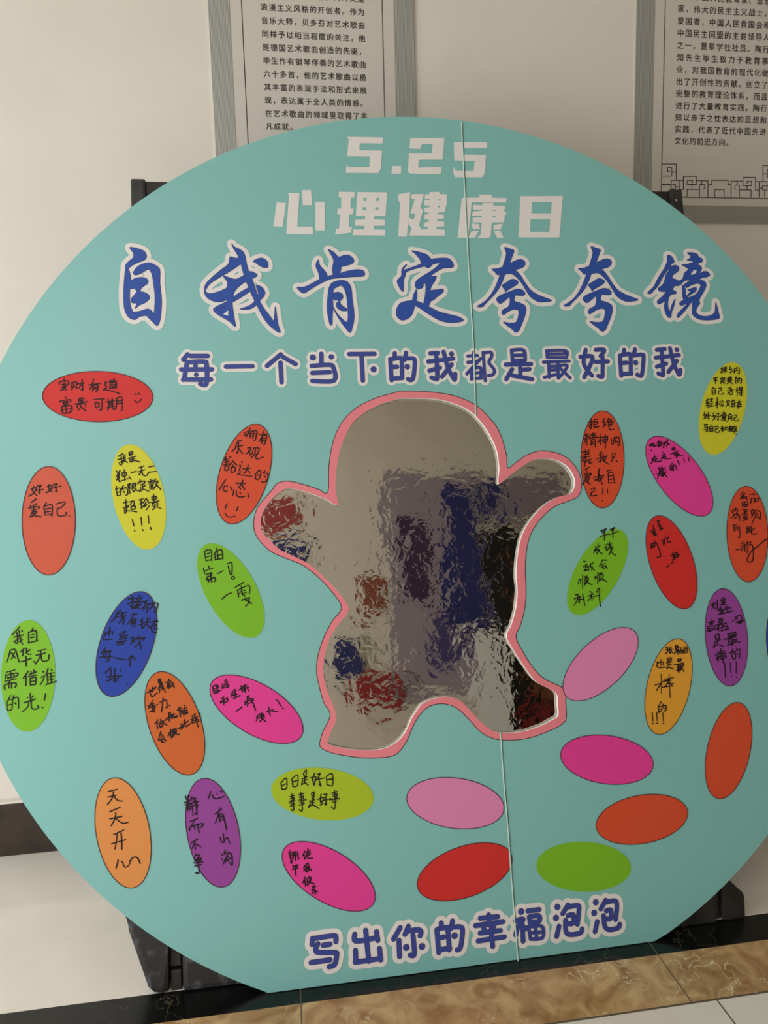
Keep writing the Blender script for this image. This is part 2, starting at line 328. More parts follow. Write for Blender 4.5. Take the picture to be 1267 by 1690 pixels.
MIN = dec("-319,5168 -488,5124;-488,5124 -641,5052 -774,4949 -854,4823 -914,4677 -955,4489 -969,4321 -953,4181 -1060,4242;-1060,4242 -1222,4311 -1395,4355 -1478,4321 -1552,4262 -1627,4162 -1661,4061 -1645,3958 -1587,3894 -1510,3808 -1391,3741 -1253,3662 -1135,3553 -1018,3424 -941,3317 -905,3223 -971,3135;-971,3135 -1058,3029 -1115,2912 -1152,2773 -1161,2674 -1134,2512 -1090,2389 -1065,2267 -1111,2162;-1111,2162 -1151,2057 -1048,2008;-1048,2008 -908,1976 -745,1958 -622,1971 -516,2022 -438,2106 -380,2211 -290,2325;-290,2325 -209,2360 -60,2378 65,2338 145,2260 244,2140 345,2050 450,2011 644,2005 821,2041 934,2084 1003,2123 1006,2223 1001,2327 892,2398;892,2398 808,2456 729,2566 631,2729 559,2881 605,2972;605,2972 664,3126 694,3293 695,3462 724,3652 776,3821 876,3967 1021,4101 1162,4172 1289,4199 1342,4296 1326,4384 1276,4463 1189,4521 1077,4547 952,4540 824,4479 683,4386 583,4320 599,4454;599,4454 589,4628 533,4783 453,4916 350,5028 222,5097 49,5149 -146,5164 -319,5168")
def joined(parts):
    out = []
    for p in parts:
        q = smooth(p, 4, False)
        if out and math.hypot(out[-1][0]-q[0][0], out[-1][1]-q[0][1]) < 1e-4: q = q[1:]
        out += q
    return out
mout, minn = joined(MOUT), joined(MIN)
panel = plate('panel', [OUTLINE, minn], 0.0, 0.011, m_teal, board)
me = panel.data; me.materials.append(m_core)
for p in me.polygons:
    if abs(p.normal.y) < 0.5: p.material_index = 1
plate('mirror', [mout], 0.0112, 0.002, m_film, board)['label'] = 'crinkled silver mirror film in the cut-out figure'
# pink band printed round the cut-out, with its thin dark line
bd = plate('mirror_border', [mout, minn], -0.0004, 0.0003, m_pinkline, board); bd['label'] = 'pink band around the mirror'
ink = Ink(); ink.stroke(mout, 0.0008, -0.00045, 6, True); ink.done('border_line', m_outline, bd)
# fold of the board: worn pale ridge beside a dark crease
SEAM = [smooth(s, 4, False) for s in dec("458,7914 447,7371 438,6816 431,6208 429,5728 415,5253 406,4982;440,2015 443,1573 451,1194 455,607 460,211 465,-4")]
for s in SEAM:
    fold = Ink(); crease = Ink()
    fold.stroke([(x-0.0016, z) for x, z in s], 0.0014, -0.0014, 6)
    crease.stroke([(x+0.0008, z) for x, z in s], 0.0008, -0.0013, 6)
    fo = fold.done('fold', mat('worn_fold', (214, 240, 230), 0.5), board)
    crease.done('crease', mat('fold_crease', (40, 78, 72), 0.7), fo)

# ovals with handwriting
OVALS = [('red',-0.7596,1.3106,3.1028,0.1176,0.0571,'A','red oval with two lines of handwriting and a small smile'),
 ('coral',-0.8688,1.0387,1.5611,0.1185,0.0550,'B','upright coral oval with five handwritten characters'),
 ('yellow',-0.6789,1.0829,1.7441,0.1197,0.0547,'C','tilted yellow oval with five lines of handwriting'),
 ('vermilion',-0.4472,1.1257,1.2422,0.1177,0.0544,'D','orange red oval with handwriting and a drawn smiling face'),
 ('lime',-0.4866,0.8647,2.0352,0.1171,0.0543,'E','tilted green oval with handwriting left of the mirror'),
 ('blue',-0.7131,0.7628,1.2244,0.1162,0.0551,'F','blue oval with five lines of handwriting'),
 ('lime',-0.9160,0.7092,1.5521,0.1172,0.0546,'G','upright green oval at the left edge of the board'),
 ('orange',-0.6167,0.5851,1.8683,0.1165,0.0538,'H','dark orange oval with four slanting lines of handwriting'),
 ('magenta',-0.4406,0.6006,2.5318,0.1156,0.0534,'I','magenta oval with slanting handwriting beside the mirror foot'),
 ('olive',-0.3041,0.4054,2.9286,0.1145,0.0556,'J','yellow green oval with two lines of handwriting'),
 ('peach',-0.7305,0.3657,1.7435,0.1165,0.0540,'K','light orange oval with four stacked characters'),
 ('purple',-0.5438,0.3469,1.7437,0.1169,0.0540,'L','violet oval with two columns of handwriting'),
 ('magenta',-0.2995,0.2286,2.5175,0.1168,0.0529,'M','magenta oval with two short columns at its left end'),
 ('pink',-0.0059,0.3567,2.9138,0.1139,0.0550,'','blank pale pink oval under the mirror'),
 ('red',0.0061,0.2056,-2.9423,0.1125,0.0557,'','blank red oval crossing the fold'),
 ('magenta',0.3621,0.4203,2.9308,0.1150,0.0552,'','blank magenta oval right of the mirror foot'),
 ('vermilion',0.4366,0.2773,-3.0882,0.1146,0.0549,'','blank orange red oval lying on its side'),
 ('lime',0.2859,0.1861,2.9956,0.1145,0.0553,'','blank green oval above the bottom slogan'),
 ('vermilion',0.4095,1.1303,1.4705,0.1194,0.0554,'N','orange red oval filled with handwriting right of the mirror'),
 ('yellow',0.7383,1.2484,1.1880,0.1241,0.0577,'O','yellow oval with six lines of small handwriting'),
 ('magenta',0.6051,1.0812,2.1954,0.1176,0.0570,'P','magenta oval with handwriting in its upper half'),
 ('vermilion',0.7718,0.9312,1.4862,0.1188,0.0553,'Q','orange red oval at the right edge with a looping stroke'),
 ('red',0.5652,0.8721,1.8311,0.1175,0.0561,'R','red oval with a few small characters at its top'),
 ('lime',0.3751,0.8591,0.9321,0.1181,0.0530,'S','green oval with paired characters right of the mirror'),
 ('purple',0.6907,0.6830,1.5594,0.1174,0.0553,'T','dark violet oval with a drawn flower'),
 ('amber',0.5303,0.5772,1.2147,0.1160,0.0542,'U','amber oval with one large character'),
 ('pink',0.3648,0.6420,-2.5055,0.1146,0.0558,'','blank pale pink oval touching the mirror border'),
 ('vermilion',0.6696,0.4150,1.2182,0.1160,0.0550,'','blank upright orange red oval near the right edge'),
 ('blue',0.8545,0.6729,1.4482,0.1169,0.0586,'','blue oval cut off by the right of the view')]
HAND = {
 'A':"-3369,5362 -3356,5384 -3288,5387 -3293,5351;-3326,5411 -3322,5379;-3348,5357 -3306,5360;-3327,5365 -3332,5329 -3358,5303;-3349,5334 -3306,5342 -3328,5320 -3336,5307;-3332,5334 -3307,5306;-3259,5373 -3264,5328;-3259,5373 -3220,5377 -3226,5332;-3242,5364 -3247,5337 -3264,5310;-3234,5336 -3217,5318;-3212,5359 -3157,5367;-3173,5403 -3169,5303 -3183,5310;-3174,5358 -3205,5322;-3119,5348 -3020,5360;-3075,5402 -3093,5334 -3111,5311;-3080,5342 -3086,5292;-3080,5342 -3042,5346 -3047,5292 -3060,5296;-3081,5324 -3046,5328;-3081,5311 -3047,5313;-2981,5368 -2964,5372 -2977,5345 -2965,5326 -2995,5300;-2995,5300 -2948,5296 -2854,5265;-2933,5390 -2925,5381;-2898,5403 -2907,5383;-2942,5372 -2877,5380;-2934,5362 -2939,5312;-2934,5362 -2882,5366 -2883,5316;-2934,5347 -2887,5350;-2935,5330 -2887,5333;-2935,5314 -2883,5318;-3316,5243 -3312,5234;-3360,5199 -3359,5208 -3275,5219 -3279,5197;-3338,5198 -3296,5202;-3334,5189 -3301,5191 -3305,5175 -3333,5174 -3334,5189;-3352,5158 -3271,5165 -3272,5111 -3340,5099 -3352,5158;-3314,5157 -3311,5103;-3346,5131 -3272,5136;-3202,5227 -3164,5230 -3169,5208 -3203,5204 -3202,5227;-3185,5235 -3182,5186;-3237,5178 -3130,5198;-3216,5173 -3221,5146;-3216,5173 -3156,5180 -3148,5153;-3191,5168 -3191,5145 -3213,5123;-3178,5145 -3149,5117;-3075,5215 -2984,5222;-3067,5183 -3063,5142;-3067,5183 -3037,5187 -3039,5146 -3063,5142;-3006,5218 -3012,5123 -3034,5123;-2977,5190 -2899,5202;-2954,5217 -2952,5148;-2920,5221 -2917,5152;-2951,5180 -2921,5182;-2951,5165 -2921,5166;-2969,5140 -2900,5152;-2948,5139 -2961,5117;-2922,5143 -2910,5120;-2881,5224 -2887,5147 -2901,5120;-2881,5224 -2838,5232 -2836,5127 -2850,5105;-2882,5197 -2839,5200;-2882,5174 -2839,5178|-2720,5262 -2712,5251;-2694,5266 -2683,5254;-2726,5198 -2705,5181 -2687,5188 -2669,5210",
 'B':"-3596,4458 -3606,4422 -3588,4395 -3569,4377;-3615,4432 -3574,4447 -3594,4401 -3635,4373;-3565,4460 -3534,4462 -3550,4443;-3550,4443 -3544,4393 -3553,4400;-3572,4420 -3516,4428;-3468,4469 -3469,4430 -3444,4402;-3487,4450 -3443,4462 -3457,4422 -3494,4397;-3431,4468 -3402,4473 -3419,4447;-3419,4447 -3401,4404 -3416,4408;-3441,4435 -3368,4452;-3617,4317 -3576,4348;-3627,4291 -3614,4277;-3602,4296 -3596,4283;-3577,4308 -3586,4289;-3636,4262 -3630,4271 -3552,4278 -3559,4262;-3612,4247 -3578,4256;-3596,4276 -3606,4237 -3631,4189;-3612,4231 -3575,4239 -3591,4214 -3616,4192;-3606,4227 -3585,4200 -3538,4190;-3493,4315 -3509,4286;-3515,4276 -3507,4207;-3515,4276 -3453,4293 -3444,4253 -3451,4191;-3503,4253 -3459,4261;-3500,4229 -3460,4234;-3504,4203 -3454,4208;-3412,4295 -3346,4312 -3343,4292 -3372,4263;-3403,4255 -3372,4263;-3403,4258 -3404,4209 -3386,4188 -3332,4196 -3332,4219;-3308,4188 -3304,4184",
 'C':"-2845,4721 -2879,4699;-2886,4667 -2821,4688;-2858,4702 -2851,4631 -2863,4621 -2875,4631;-2875,4641 -2834,4662;-2839,4707 -2828,4659 -2804,4642;-2822,4671 -2844,4640;-2827,4713 -2821,4707;-2790,4728 -2787,4703;-2790,4728 -2759,4740 -2763,4711 -2787,4703;-2787,4715 -2762,4721;-2797,4677 -2732,4694;-2763,4686 -2767,4644;-2764,4666 -2742,4672;-2782,4670 -2777,4641 -2749,4656 -2694,4641;-2901,4568 -2874,4538;-2870,4570 -2899,4520;-2889,4545 -2878,4513 -2885,4491 -2870,4474 -2879,4474;-2884,4520 -2900,4488;-2853,4550 -2847,4518 -2816,4527 -2822,4556 -2853,4550;-2833,4579 -2830,4482;-2860,4480 -2802,4497;-2795,4516 -2778,4490;-2776,4548 -2730,4559;-2707,4590 -2667,4605;-2714,4552 -2658,4572;-2683,4596 -2690,4551 -2709,4526;-2681,4551 -2672,4521 -2641,4520 -2625,4549;-2621,4594 -2577,4602;-2622,4548 -2560,4553;-2901,4431 -2911,4405;-2908,4402 -2897,4347;-2908,4402 -2874,4414 -2870,4356 -2897,4347;-2900,4376 -2872,4382;-2846,4435 -2859,4400;-2856,4403 -2819,4415 -2808,4363 -2824,4348;-2844,4387 -2836,4371;-2806,4443 -2790,4365;-2806,4443 -2785,4452 -2795,4420 -2780,4407;-2766,4448 -2770,4413;-2766,4448 -2742,4453 -2742,4424 -2767,4422;-2767,4435 -2742,4440;-2770,4413 -2759,4377 -2747,4389;-2755,4412 -2731,4389 -2701,4378;-2701,4481 -2695,4471;-2717,4446 -2714,4459 -2661,4469 -2668,4450;-2702,4436 -2662,4447;-2684,4441 -2679,4399;-2678,4422 -2656,4427;-2697,4416 -2701,4378 -2676,4396 -2627,4375;-2634,4462 -2587,4473;-2612,4484 -2606,4451;-2625,4449 -2588,4457;-2625,4433 -2585,4441;-2607,4432 -2602,4393;-2620,4420 -2617,4394;-2595,4425 -2589,4406;-2568,4485 -2581,4457;-2578,4460 -2547,4465 -2557,4443;-2563,4450 -2564,4424 -2590,4393;-2561,4430 -2525,4390;-2828,4310 -2826,4262;-2847,4282 -2810,4290;-2851,4237 -2802,4257;-2826,4262 -2825,4211;-2824,4236 -2805,4245;-2839,4230 -2837,4186 -2815,4210 -2736,4197;-2792,4289 -2758,4294 -2759,4259 -2771,4256;-2777,4291 -2790,4260;-2784,4244 -2747,4249 -2754,4223 -2779,4221 -2784,4244;-2715,4302 -2678,4313;-2697,4304 -2693,4230;-2710,4266 -2682,4278;-2699,4227 -2667,4255;-2653,4315 -2679,4275;-2653,4315 -2630,4273;-2654,4280 -2667,4261;-2649,4261 -2668,4239;-2624,4250 -2656,4210;-2604,4323 -2602,4297;-2604,4323 -2567,4328 -2570,4305 -2602,4297;-2588,4345 -2584,4271;-2614,4275 -2543,4288;-2599,4268 -2594,4236;-2599,4268 -2562,4276 -2557,4244;-2578,4258 -2582,4226 -2601,4210;-2566,4235 -2527,4217;-2775,4129 -2764,4074;-2762,4036 -2755,4024;-2701,4148 -2697,4078;-2693,4041 -2686,4029;-2639,4161 -2635,4091;-2624,4055 -2617,4037",
 'D':"-1774,4880 -1725,4894;-1721,4919 -1751,4848 -1766,4854;-1778,4861 -1729,4872;-1716,4888 -1724,4831;-1716,4888 -1660,4892 -1676,4817 -1691,4805;-1713,4869 -1667,4870;-1717,4847 -1671,4848;-1691,4890 -1700,4824;-1643,4860 -1563,4861;-1599,4887 -1620,4834 -1646,4794;-1616,4844 -1622,4778;-1616,4844 -1573,4846 -1595,4771 -1610,4765;-1614,4822 -1580,4824;-1618,4800 -1584,4802;-1835,4806 -1801,4805;-1829,4806 -1855,4754 -1791,4764;-1829,4790 -1839,4697 -1851,4703;-1852,4747 -1890,4711;-1831,4740 -1797,4686;-1749,4738 -1722,4740 -1735,4706 -1766,4685;-1744,4716 -1724,4668;-1697,4736 -1712,4680;-1697,4736 -1645,4731 -1669,4672;-1679,4723 -1690,4679 -1722,4643;-1675,4679 -1680,4641 -1659,4634 -1612,4652;-1946,4663 -1960,4632;-1966,4632 -1920,4634;-1944,4650 -1943,4588;-1963,4614 -1921,4618;-1967,4589 -1916,4599;-1956,4576 -1960,4542 -1930,4544 -1926,4575 -1956,4576;-1913,4662 -1904,4655;-1884,4623 -1916,4587;-1882,4617 -1855,4585;-1899,4568 -1906,4524 -1876,4526 -1865,4563 -1899,4568;-1889,4586 -1886,4567;-1809,4614 -1803,4605;-1831,4581 -1816,4577 -1833,4540 -1822,4521 -1850,4501;-1850,4501 -1798,4489 -1720,4477;-1802,4546 -1732,4552;-1749,4581 -1769,4532 -1792,4508;-1760,4538 -1737,4506;-1653,4534 -1689,4492 -1693,4454;-1653,4534 -1639,4508 -1657,4453 -1684,4448 -1692,4479;-1674,4485 -1652,4487;-1602,4523 -1618,4501 -1584,4500 -1577,4462 -1600,4426 -1637,4421;-1610,4476 -1601,4463;-1957,4455 -2018,4364;-1965,4402 -1982,4366 -1961,4347 -1946,4358;-1950,4402 -1944,4392;-1917,4388 -1903,4357;-1868,4420 -1783,4414;-1803,4443 -1833,4391 -1851,4373;-1814,4403 -1791,4358;-1830,4372 -1828,4363;-1885,4362 -1899,4307;-1864,4349 -1866,4312 -1836,4292 -1794,4297;-1835,4335 -1829,4323;-1763,4320 -1758,4286|-1950,4238 -1970,4193;-1855,4206 -1871,4167;-1971,4153 -1957,4124 -1928,4114 -1882,4121",
 'E':"-2145,3839 -2154,3822;-2166,3820 -2154,3732;-2166,3817 -2113,3829 -2102,3798 -2107,3733;-2149,3795 -2114,3802;-2147,3768 -2112,3775;-2154,3735 -2104,3742;-2076,3803 -2072,3737;-2076,3803 -2016,3827 -2007,3746;-2057,3841 -2048,3748;-2071,3770 -2012,3785;-2072,3740 -2007,3746;-2180,3668 -2169,3623;-2175,3641 -2145,3652;-2132,3687 -2128,3654;-2125,3656 -2098,3664;-2158,3611 -2111,3626 -2115,3602 -2147,3592;-2147,3592 -2151,3563 -2089,3583 -2079,3553 -2088,3547;-2120,3614 -2111,3540;-2125,3567 -2143,3541;-2059,3614 -2008,3638;-1968,3696 -1930,3706 -1933,3607 -1948,3608 -1963,3677;-1937,3574 -1922,3583 -1911,3573 -1917,3558 -1935,3562 -1937,3574;-2026,3389 -1984,3422 -1943,3438;-1906,3486 -1831,3524;-1889,3458 -1882,3399;-1886,3458 -1793,3495 -1780,3464 -1787,3420;-1855,3492 -1847,3411;-1860,3445 -1832,3413;-1833,3452 -1819,3454;-1825,3431 -1813,3433;-1878,3425 -1867,3430;-1829,3404 -1827,3398;-1857,3367 -1786,3387;-1828,3371 -1770,3332;-1789,3384 -1800,3334 -1824,3312",
 'F':"-2828,3438 -2774,3438;-2794,3461 -2794,3371 -2815,3378;-2832,3395 -2784,3411;-2737,3461 -2734,3452;-2762,3438 -2710,3441;-2753,3428 -2747,3412;-2722,3432 -2732,3414;-2778,3404 -2693,3405;-2744,3408 -2773,3369 -2803,3350;-2773,3373 -2724,3385 -2779,3351;-2773,3369 -2737,3345;-2668,3416 -2693,3390 -2672,3385 -2716,3347;-2713,3338 -2670,3357;-2663,3382 -2674,3310;-2663,3378 -2590,3386 -2581,3364 -2601,3312 -2613,3316;-2617,3401 -2633,3355 -2652,3337;-2621,3360 -2606,3341;-2894,3349 -2931,3317;-2928,3317 -2947,3275 -2977,3249;-2928,3311 -2883,3323 -2895,3290;-2941,3287 -2895,3290;-2852,3325 -2883,3302;-2883,3302 -2890,3259 -2915,3235;-2884,3283 -2850,3293;-2869,3282 -2876,3220;-2811,3294 -2759,3300;-2780,3311 -2812,3254 -2843,3218;-2806,3253 -2810,3210;-2806,3253 -2770,3257 -2783,3196 -2795,3200;-2803,3237 -2773,3240;-2807,3222 -2777,3223;-2715,3260 -2721,3173;-2734,3242 -2725,3232;-2738,3205 -2716,3213;-2707,3222 -2652,3228;-2673,3260 -2680,3214 -2717,3173;-2677,3214 -2660,3175;-2660,3260 -2652,3253;-2640,3224 -2585,3227;-2606,3240 -2626,3198 -2654,3175;-2613,3203 -2596,3190;-2623,3185 -2614,3179;-2639,3174 -2639,3149 -2622,3132 -2597,3131;-2615,3166 -2609,3156;-2596,3171 -2590,3161;-3021,3162 -3044,3108 -3026,3097 -2975,3097;-3034,3144 -2971,3165 -2971,3140;-2988,3200 -3001,3130;-2872,3164 -2875,3134;-2911,3136 -2851,3154;-2906,3120 -2840,3122;-2906,3108 -2855,3107;-2912,3093 -2855,3095;-2937,3070 -2853,3076;-2925,3057 -2929,3044 -2887,3048 -2883,3063 -2925,3057;-2816,3099 -2786,3097 -2793,3066 -2817,3049;-2811,3080 -2787,3060;-2753,3107 -2771,3077;-2759,3089 -2701,3094 -2717,3073;-2738,3081 -2751,3045 -2788,3016;-2742,3056 -2734,3000;-3031,3027 -3061,2980;-3046,3000 -2981,2996;-3037,2987 -3050,2948;-3037,2987 -2996,2984 -3006,2915 -3030,2910;-3080,2950 -2976,2949;-3023,2977 -3020,2965;-3027,2944 -3024,2931;-2958,2939 -2923,2927 -2869,2914;-2811,2944 -2845,2912;-2814,2947 -2782,2911;-2814,2938 -2834,2856;-2990,2855 -3033,2812;-3027,2778 -2902,2781;-2987,2833 -3001,2749 -3013,2750;-3022,2744 -2956,2767;-2954,2843 -2959,2764 -2945,2729;-2927,2762 -2969,2734;-2910,2831 -2907,2818;-2859,2704 -2855,2701",
 'G':"-3728,3251 -3787,3188;-3775,3168 -3699,3182;-3750,3208 -3745,3125 -3758,3116 -3773,3133;-3773,3133 -3718,3161;-3732,3226 -3727,3155 -3706,3103;-3706,3147 -3730,3127;-3711,3221 -3705,3211;-3619,3234 -3638,3204;-3656,3202 -3657,3112;-3656,3202 -3595,3210 -3593,3124;-3638,3175 -3614,3183;-3639,3153 -3608,3160;-3661,3113 -3584,3126;-3807,3059 -3820,3003 -3838,2963;-3807,3059 -3770,3066 -3753,3023 -3739,2962 -3730,2962;-3798,3039 -3768,2993;-3771,3041 -3796,2985;-3692,3070 -3722,3040;-3701,3052 -3705,3007;-3676,3069 -3671,3021 -3638,3015;-3646,3054 -3680,3031;-3717,2957 -3638,2980;-3680,2999 -3679,2920;-3617,2954 -3611,2944;-3586,3037 -3518,3049;-3598,3003 -3522,3017;-3561,3036 -3568,2985 -3605,2930;-3556,3003 -3553,2959 -3526,2947 -3498,2961 -3494,2999;-3839,2878 -3770,2892;-3846,2859 -3849,2822;-3846,2853 -3752,2865 -3755,2840;-3806,2882 -3801,2824;-3831,2839 -3819,2832;-3831,2824 -3816,2829;-3786,2849 -3771,2841;-3789,2830 -3771,2834;-3852,2803 -3762,2818;-3807,2809 -3826,2782;-3853,2734 -3850,2775 -3765,2781 -3769,2746;-3823,2776 -3820,2744;-3799,2777 -3799,2742;-3664,2874 -3704,2817;-3683,2835 -3684,2756;-3658,2845 -3600,2863;-3643,2870 -3637,2847;-3618,2881 -3616,2852;-3665,2827 -3598,2835;-3650,2813 -3648,2756;-3650,2810 -3604,2816 -3608,2756;-3647,2785 -3608,2788;-3648,2756 -3608,2759;-3546,2863 -3540,2856;-3559,2813 -3534,2824 -3550,2780 -3569,2753;-3503,2885 -3522,2829;-3512,2847 -3508,2752;-3512,2841 -3454,2846;-3478,2874 -3472,2867;-3504,2812 -3455,2818;-3504,2786 -3461,2793;-3482,2845 -3477,2762;-3523,2750 -3440,2772;-3809,2683 -3827,2644;-3839,2636 -3837,2560;-3839,2636 -3797,2648 -3801,2564 -3837,2560;-3834,2601 -3801,2607;-3782,2678 -3791,2644;-3788,2653 -3749,2660 -3747,2569;-3777,2618 -3765,2605;-3652,2687 -3647,2617;-3676,2657 -3671,2651;-3628,2666 -3637,2648;-3701,2612 -3610,2636;-3662,2615 -3675,2572 -3717,2538;-3641,2623 -3644,2573 -3624,2552 -3587,2559 -3593,2581;-3527,2674 -3538,2621;-3557,2563 -3550,2559",
 'H':"-2690,2617 -2617,2661;-2670,2645 -2665,2607;-2646,2661 -2644,2623;-2664,2624 -2644,2634;-2623,2662 -2627,2639;-2670,2636 -2654,2580 -2607,2611;-2596,2724 -2575,2726 -2574,2687;-2596,2724 -2593,2700;-2594,2695 -2576,2696;-2584,2723 -2582,2679;-2577,2682 -2598,2642;-2568,2699 -2555,2651 -2539,2609;-2595,2654 -2566,2663;-2565,2681 -2564,2634;-2584,2641 -2590,2610;-2536,2693 -2484,2710;-2506,2723 -2519,2671 -2526,2643;-2513,2680 -2506,2641;-2513,2680 -2478,2692 -2463,2641;-2508,2668 -2479,2674;-2503,2653 -2476,2659;-2644,2550 -2670,2514;-2685,2503 -2639,2523;-2673,2508 -2663,2490;-2647,2521 -2651,2501;-2688,2486 -2607,2512;-2645,2494 -2628,2487 -2675,2450;-2651,2489 -2635,2453 -2658,2452;-2590,2525 -2535,2544 -2528,2479 -2542,2486;-2560,2563 -2568,2488 -2578,2445;-2510,2498 -2505,2492;-2606,2381 -2635,2348;-2618,2359 -2613,2306;-2604,2352 -2563,2371;-2585,2385 -2586,2350;-2595,2339 -2572,2346 -2573,2320 -2593,2319 -2595,2339;-2563,2366 -2570,2331 -2588,2313;-2569,2355 -2535,2329;-2540,2381 -2493,2406;-2515,2432 -2512,2361;-2516,2397 -2543,2370;-2503,2436 -2494,2383;-2496,2407 -2469,2422;-2475,2411 -2485,2388 -2447,2391;-2470,2393 -2447,2403;-2443,2449 -2410,2464;-2421,2477 -2434,2448 -2399,2446;-2423,2436 -2418,2392;-2423,2430 -2394,2439 -2389,2398;-2418,2418 -2394,2422;-2381,2488 -2378,2482;-2390,2457 -2364,2466;-2381,2462 -2377,2415 -2354,2419;-2385,2433 -2359,2442 -2372,2408;-2586,2281 -2611,2205;-2589,2258 -2567,2238;-2590,2229 -2567,2235;-2599,2209 -2559,2220;-2573,2216 -2585,2194 -2563,2186;-2562,2215 -2545,2196;-2505,2291 -2497,2273;-2520,2263 -2491,2275;-2503,2268 -2527,2235;-2506,2256 -2499,2218;-2485,2289 -2489,2238;-2485,2284 -2456,2290 -2460,2273;-2473,2297 -2474,2260;-2483,2260 -2457,2267 -2475,2242 -2487,2226;-2477,2254 -2432,2239;-2442,2289 -2398,2317;-2415,2330 -2404,2294 -2422,2281;-2421,2296 -2392,2305;-2385,2363 -2389,2334;-2395,2323 -2356,2349;-2383,2339 -2375,2304 -2340,2324;-2320,2392 -2315,2380;-2302,2403 -2300,2388;-2293,2408 -2297,2391;-2333,2358 -2271,2383;-2303,2376 -2328,2335;-2294,2376 -2264,2347;-2316,2345 -2278,2360;-2322,2328 -2264,2341;-2292,2361 -2271,2292;-2256,2411 -2246,2345",
 'I':"-2137,2623 -2127,2570;-2137,2623 -2103,2639 -2094,2575;-2133,2604 -2100,2616;-2130,2585 -2097,2598;-2095,2631 -2093,2597;-2091,2638 -2085,2612;-2112,2576 -2067,2592;-2124,2566 -2090,2575;-2054,2643 -2047,2635;-2062,2625 -2051,2620;-2056,2606 -2040,2623;-2031,2667 -2019,2681 -2006,2632;-2032,2649 -2005,2658;-2036,2630 -2006,2639;-2041,2608 -1996,2620;-1999,2631 -2003,2609;-2043,2537 -2066,2513;-2075,2491 -2025,2514;-2047,2527 -2046,2467;-2048,2504 -2071,2480;-2037,2507 -2042,2481 -2011,2494 -2014,2520 -2037,2507;-1979,2559 -1976,2532;-1967,2573 -1965,2539;-1956,2583 -1941,2586 -1949,2556;-1953,2572 -1935,2548;-1969,2535 -1927,2547;-1946,2556 -1943,2519;-1962,2509 -1902,2534;-1915,2580 -1877,2599;-1891,2616 -1882,2562;-1873,2614 -1866,2580;-1881,2600 -1842,2616;-1874,2584 -1828,2600;-1857,2624 -1856,2557;-1839,2600 -1826,2566;-1882,2566 -1852,2575;-1941,2399 -1887,2432;-1867,2471 -1825,2487;-1843,2503 -1842,2436;-1844,2481 -1864,2452;-1823,2528 -1832,2510;-1842,2522 -1836,2506;-1832,2499 -1787,2495;-1825,2479 -1788,2484;-1830,2457 -1796,2470;-1810,2501 -1789,2447 -1773,2393;-1740,2364 -1768,2333;-1756,2339 -1769,2303;-1741,2345 -1703,2357;-1749,2324 -1700,2338;-1733,2352 -1720,2314 -1743,2293;-1721,2366 -1715,2321 -1690,2289;-1707,2350 -1700,2327;-1679,2374 -1619,2388;-1655,2413 -1657,2376 -1647,2338;-1645,2386 -1619,2373 -1578,2366;-1585,2472 -1549,2413;-1539,2393 -1529,2390",
 'J':"-1579,1751 -1573,1697;-1579,1751 -1531,1788 -1531,1702 -1573,1697;-1571,1726 -1533,1739;-1481,1779 -1476,1709;-1481,1779 -1430,1803 -1438,1713 -1476,1709;-1479,1746 -1436,1759;-1379,1815 -1372,1786;-1379,1815 -1352,1842 -1359,1793 -1372,1786;-1394,1767 -1347,1783;-1368,1773 -1374,1728;-1369,1752 -1348,1759;-1386,1754 -1400,1718 -1370,1732 -1342,1709;-1282,1806 -1302,1754 -1287,1708;-1322,1769 -1267,1772 -1295,1704;-1257,1792 -1232,1802 -1250,1766;-1250,1766 -1236,1715 -1229,1690 -1249,1712;-1285,1749 -1196,1757;-1178,1772 -1177,1697;-1178,1772 -1126,1788 -1127,1688 -1173,1697;-1175,1739 -1128,1743;-1505,1625 -1467,1634;-1487,1648 -1477,1512 -1501,1514;-1501,1609 -1472,1614 -1477,1594 -1502,1592;-1515,1577 -1465,1589;-1504,1560 -1470,1569;-1509,1540 -1466,1556;-1429,1634 -1383,1642;-1411,1653 -1402,1501 -1431,1507;-1426,1614 -1388,1618 -1393,1598 -1425,1597;-1436,1582 -1364,1587;-1424,1564 -1386,1569;-1429,1544 -1382,1556;-1316,1636 -1313,1591;-1316,1636 -1294,1646 -1301,1593 -1313,1591;-1312,1615 -1300,1618;-1336,1568 -1293,1580;-1310,1574 -1312,1533;-1311,1553 -1294,1557;-1323,1559 -1351,1516 -1312,1537 -1255,1498;-1232,1624 -1243,1567 -1228,1533;-1268,1578 -1208,1589 -1245,1526;-1211,1614 -1181,1619 -1195,1587;-1195,1587 -1190,1525 -1206,1539;-1235,1562 -1149,1575;-1138,1623 -1087,1631;-1112,1646 -1115,1489 -1149,1505;-1131,1606 -1092,1611 -1098,1591 -1130,1589;-1158,1567 -1073,1567;-1137,1561 -1090,1581;-1138,1541 -1095,1549",
 'K':"-3035,1815 -2961,1827;-3039,1769 -2971,1778;-2992,1808 -3003,1759 -3044,1707;-2990,1773 -2969,1743 -2945,1728 -2920,1726;-3027,1646 -2940,1675;-3028,1587 -2927,1599;-2978,1632 -2985,1586 -3018,1530;-2979,1588 -2943,1553 -2913,1540 -2878,1544;-3001,1454 -2917,1485;-3018,1381 -2901,1403;-2970,1460 -2978,1399 -2992,1335;-2939,1463 -2935,1400 -2936,1329;-2969,1243 -2973,1219 -2986,1180;-2942,1228 -2930,1217 -2925,1192 -2910,1178 -2885,1188 -2868,1220 -2877,1227;-2871,1223 -2846,1251 -2815,1248 -2800,1225 -2789,1196",
